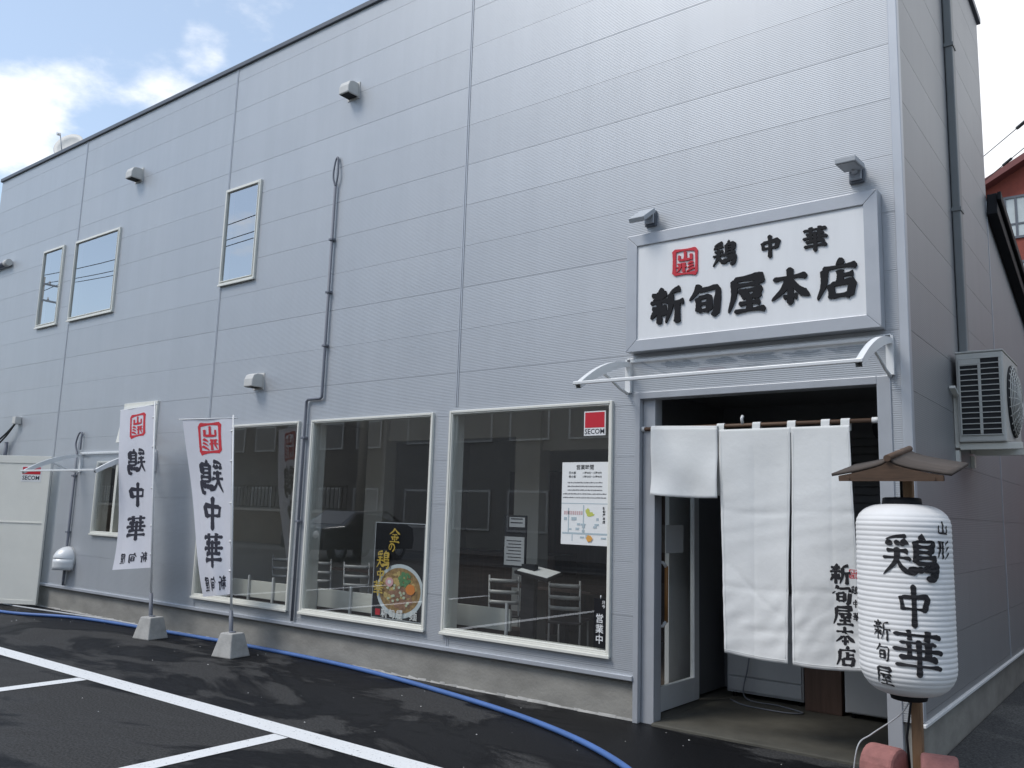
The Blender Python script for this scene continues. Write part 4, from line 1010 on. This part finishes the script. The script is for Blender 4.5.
for y in (-.195, .285):
    b = MB(); k = 14
    up = [(-.29+.55*i/k, roofz(-.275+.55*i/k)-.010) for i in range(k+1)]; zb_ = roofz(.30)-.035
    for i in range(k):
        ps = [(up[i][0], y-.012, up[i][1]), (up[i+1][0], y-.012, up[i+1][1]), (up[i+1][0], y-.012, zb_), (up[i][0], y-.012, zb_),
              (up[i][0], y+.012, up[i][1]), (up[i+1][0], y+.012, up[i+1][1]), (up[i+1][0], y+.012, zb_), (up[i][0], y+.012, zb_)]
        b.add([MR @ Vector(p) for p in ps], [(0, 1, 2, 3), (4, 7, 6, 5), (0, 4, 5, 1), (2, 6, 7, 3)])
    b.build('barge_board', 'wood', t)
MB().tube([MR @ Vector((-.015, -.225, 1.970)), MR @ Vector((-.015, .315, 1.970))], .019, 14).build('ridge_pole', 'wood', t)
for x in (-.24, .21): MB().tube([MR @ Vector((x, -.216, roofz(.25)-.03)), MR @ Vector((x, -.207, roofz(.25)-.03))], .012, 10).build('peg', 'wood', t)
MB().tube([(-.03, .26, .70), (-.075, .24, .35), (-.065, .262, .1)], .007, 6).build('power_cord', 'black', t)
# pink blocks holding the stand down
def pinkblock(x, y, rz, lab):
    t = thing('ballast_block', lab, 'block', (x, y, 0), R_(rz), 'pink ballast blocks at the lantern stand')
    prof = [(-.13, 0), (.13, 0), (.13, .16)]+[(.13*math.cos(a), .175+.12*math.sin(a)) for a in [PI*i/10 for i in range(11)]]+[(-.13, .16)]
    b = MB(); b.prism(prof, lambda u, v, d: (d, u, v), -.095, .095); b.build('block', 'pink', t, bevel=.018)
pinkblock(LX-.19, LY+.20, -12, 'pink rounded concrete block at the left of the lantern post'); pinkblock(LX+.10, LY+.20, 12, 'pink rounded concrete block at the right of the lantern post')
t = MB().tube(spline([(LX-.03, LY+.26, .62), (LX-.1, LY+.25, .48), (LX-.27, LY+.25, .335), (LX-.33, LY+.17, .27), (LX-.36, LY+.14, .05)], 8), .0045, 6).build('tie_rope', 'hosegrey')
tag(t, 'thin rope tied from the lantern post down over the left pink block', 'rope')

# ================================================================== BEYOND AND ACROSS THE STREET

def gable_house(x0, x1, y0, y1, xr, ze, zr, name, lab):
    t = thing(name, lab, 'building', ((x0+x1)/2, y0, 0)); o = t.location.copy()
    b = LB(o); b.prism([(x0, 0), (x1, 0), (x1, ze), (xr, zr-.16), (x0, ze)], lambda u, v, d: (u, d, v), y0, y1); b.build('wall', 'brick', t)
    b = LB(o); k = (zr-ze)/(xr-x0)
    for xa in (x0-.5, x1+.5):
        za = zr-abs(xa-xr)*k if xa < xr else ze-.25
        b.prism([(xr, zr), (xr, zr-.20), (xa, za-.20), (xa, za)], lambda u, v, d: (u, d, v), y0-.45, y1+.3)
    b.build('roof', 'redroof', t)
    for r, (z0, z1) in enumerate(((9.98, 11.28), (7.4, 9.3), (4.2, 6.2))):
        for x in (-3.42, -.9, 1.6):
            w = LB(o); w.box(x, x+.06, y0-.05, y0+.05, z0, z1); w.box(x+1.74, x+1.8, y0-.05, y0+.05, z0, z1); w.box(x+.06, x+1.74, y0-.05, y0+.05, z0, z0+.07); w.box(x+.06, x+1.74, y0-.05, y0+.05, z1-.07, z1)
            w.box(x+.28, x+.34, y0-.045, y0+.045, z0+.07, z1-.07); w.box(x+.06, x+1.74, y0-.04, y0+.04, z0+.42, z0+.47)
            ww = w.build('window', 'trim_dark', t)
            w = LB(o); w.box(x+.06, x+1.74, y0-.015, y0-.004, z0+.07, z1-.07); w.build('pane', 'paper_glass', ww)
MT['paper_glass'] = mat('curtained_glass', (.46, .50, .50), .12, 0, .12, 2)
gable_house(-6.4, 7.4, 22, 36, .5, 10.43, 14.16, 'brick_building', 'red brick building with a sloping red roof rising behind the shop at far right')
def wire(pts, r, lab, name='overhead_wire', g='overhead wires'):
    return tag(MB().tube(pts, r, 6).build(name, 'sleeve'), lab, 'wire', g)
def sag(a, b, s, n=24):
    a, b = Vector(a), Vector(b); return [a.lerp(b, i/n)-Vector((0, 0, 4*s*(i/n)*(1-i/n))) for i in range(n+1)]
def line(p, d, t0, t1): return [tuple(Vector(p)+Vector(d)*t) for t in (t0, t1)]
a, b = line((-2.74, 14, 9.54), (.89, -1.3, 0), -12, 13); w = wire(sag(a, b, .0), .009, 'upper one of the two wires crossing the white sky at far right')
MB().tube(line((-2.0, 12.92, 9.54), (.09, -.13, 0), 0, 2.0), .035, 8).build('splice_sleeve', 'sleeve', w)
a, b = line((-2.76, 14, 8.98), (.89, -1.37, 0), -12, 13); w = wire(sag(a, b, .0), .009, 'lower one of the two wires crossing the white sky at far right')
MB().tube(line((-2.33, 13.34, 8.98), (.09, -.137, 0), 0, 2.0), .028, 8).build('splice_sleeve', 'sleeve', w)
def pole(x, y, h, rz, lab):
    t = thing('utility_pole', lab, 'utility pole', (x, y, 0), rz, 'concrete utility poles')
    MB().tube([(0, 0, 0), (0, 0, h)], [.17, .11], 14).build('post', 'concrete', t)
    for z in (h-.4, h-1.3):
        MB().box(-.9, .9, -.18, -.12, z-.05, z+.05).build('crossarm', 'alu', t)
        for x_ in (-.8, -.3, .3, .8): MB().lathe([(.035, 0), (.06, .04), (.03, .08), (.05, .12), (.02, .16)], 10, Matrix.Translation((x_, -.15, z+.051))).build('insulator', 'white', t)
    MB().tube([(.35, 0, h-3.2), (.35, 0, h-2.2)], .26, 16).build('transformer', 'midgrey', t)
pole(9.3, -3.6, 10.2, .6, 'concrete utility pole at the right of the parking lot'); 
for i, x in enumerate((-48, -22, 4)): pole(x, -14.2, 13.5, PI/2, ('concrete utility pole across the street, farthest left', 'concrete utility pole across the street, in the middle', 'concrete utility pole across the street, nearest the lot')[i])
k = 0
for z in (13.25,):
    for dy in (-.8, -.3, .8):
        pts = []
        for xa, xb in ((-74, -48), (-48, -22), (-22, 4), (4, 30)): pts += sag((xa, -14.2+dy, z), (xb, -14.2+dy, z), .5, 10)[:-1]
        wire(pts, .018, 'black overhead wire strung along the far side of the street', g='wires across the street')
for z in (10.2,):
    pts = []
    for xa, xb in ((-74, -48), (-48, -22), (-22, 4), (4, 30)): pts += sag((xa, -14.05, z), (xb, -14.05, z), .7, 10)[:-1]
    wire(pts, .03, 'black overhead wire strung along the far side of the street', g='wires across the street')
# far side of the street, seen in the shop windows
t = thing('retaining_wall', 'brown stone retaining wall across the street', 'wall', (-42, -17, 0))
stone = mat('brown_stone', (.15, .125, .10), .9, 0, .45, 2.5, bump=.02, bscale=6)
MB().box(-16, 16, -.3, 0, 0, 1.35).build('wall_body', stone, t); MB().box(-16, 16, -.34, .03, 1.351, 1.45).build('coping', 'concrete', t)
t = thing('railing', 'black metal railing on top of the stone wall across the street', 'railing', (-42, -17.15, 1.45))
b = MB()
for i in range(129): b.box(-16+.25*i-.012, -16+.25*i+.012, -.012, .012, .08, .95)
b.build('bars', 'black', t)
for z in (.06, .95): MB().box(-16, 16, -.03, .03, z, z+.05).build('rail', 'black', t)
def block(x0, x1, y0, y1, h, m, lab, rows):
    t = thing('street_building', lab, 'building', ((x0+x1)/2, y1, 0)); w = (x1-x0)/2
    MB().box(-w, w, y0-y1, 0, 0, h).build('wall', m, t); MB().box(-w-.15, w+.15, y0-y1-.15, .15, h+.001, h+.35).build('roof', 'roofmetal', t)
    for z0, z1 in rows:
        n = int(2*w/3)
        for i in range(n):
            x = -w+1+(2*w-2)*(i+.5)/n
            f = MB().box(x-.9, x+.9, .002, .06, z0, z1).build('window', 'alu', t); MB().box(x-.82, x+.82, .061, .07, z0+.08, z1-.08).build('pane', 'darkgrey', f)
pale = mat('pale_render', (.46, .43, .38), .85, 0, .1, 1)
block(-60, -27, -40, -24, 8.0, mat('dark_render', (.12, .12, .125), .85, 0, .1, 1), 'long grey building across the street behind the railing', ((1.2, 2.6), (4.6, 6.0)))
block(-26, -13.5, -32, -19, 7.2, 'darkgrey', 'dark two storey building across the street', ((.9, 2.4), (4.2, 5.6)))
block(-12.5, 2, -34, -20, 8.6, pale, 'pale rendered building across the street', ((.9, 2.4), (4.2, 5.6)))
block(4, 24, -34, -20, 7, 'midgrey', 'grey building across the street opposite the lane', ((.9, 2.4), (4.2, 5.6)))
def car(x, y, rz, lab):
    t = thing('parked_car', lab, 'car', (x, y, 0), rz)
    paint = mat('car_paint', (.03, .032, .036), .25, .3, coat=.6)
    side = [(-2.1, .35), (-2.12, .7), (-2.05, .98), (-1.2, 1.05), (-.5, 1.48), (.9, 1.52), (1.75, 1.15), (2.05, 1.0), (2.12, .6), (2.05, .32)]
    rings = []
    b = MB(); vs = []; n = len(side)
    for w, sc in ((-.86, .93), (-.80, 1), (.80, 1), (.86, .93)):
        for px, pz in side:
            wt = w*(1 if pz < 1.06 else .80); vs.append((px*(.985 if sc < 1 else 1), wt, .32+(pz-.32)*(1 if sc == 1 else .97)))
    fs = [(i*n+k, i*n+(k+1) % n, (i+1)*n+(k+1) % n, (i+1)*n+k) for i in range(3) for k in range(n)]+[list(range(n))[::-1], list(range(3*n, 4*n))]
    b.add(vs, fs, False); b.build('body', paint, t, bevel=.04)
    b = MB(); b.grid(1, 1, lambda a, c: (-1.15+.62*c, (-.66+1.32*a)*(1-.06*c), 1.09+.375*c), False); b.build('windscreen', 'darkgrey', t)
    for sy_ in (-1, 1):
        b = MB(); b.add([(-.9, sy_*.805, 1.08), (1.4, sy_*.805, 1.08), (.9, sy_*.70, 1.44), (-.45, sy_*.70, 1.42)], [(0, 1, 2, 3)]); b.build('side_window', 'darkgrey', t)
        MB().lathe([(.01, 0), (.1, .01), (.12, .05)], 16, Matrix.Translation((-2.14, sy_*.6, .78)) @ Matrix.Rotation(R_(90), 4, 'Y')).build('headlight', 'white', t)
        for px in (-1.35, 1.35):
            Mw = Matrix.Translation((px, sy_*.75, .32)) @ Matrix.Rotation(R_(90), 4, 'X')
            wh = MB().lathe([(.2, -.11), (.32, -.1), (.32, .1), (.2, .11)], 24, Mw, cap=False).build('wheel', 'sleeve', t)
            MB().lathe([(.01, -.09), (.205, -.1), (.205, .1), (.01, .09)], 20, Mw).build('rim', 'alu', wh)
    MB().box(-2.16, -2.13, -.25, .25, .45, .6).build('number_plate', 'gold', t)
car(-20.5, -12.5, R_(-95), 'dark car parked across the street facing the shop')

t = thing('shading_house', 'unseen dark house added beyond the lane to shade the side wall', 'house', (7, 3, 0))  # added out of view to block sky light from the side wall
MB().box(-3.4, 3.4, -2, 14, 0, 4.6).build('wall', 'darkgrey', t); MB().box(-3.6, 3.6, -2.2, 14.2, 4.601, 4.9).build('roof', 'roofmetal', t)
for y in (0, 4, 8):
    f = MB().box(-3.44, -3.402, y, y+1.6, 1.0, 2.3).build('window', 'alu', t); MB().box(-3.45, -3.441, y+.08, y+1.52, 1.08, 2.22).build('pane', 'darkgrey', f)
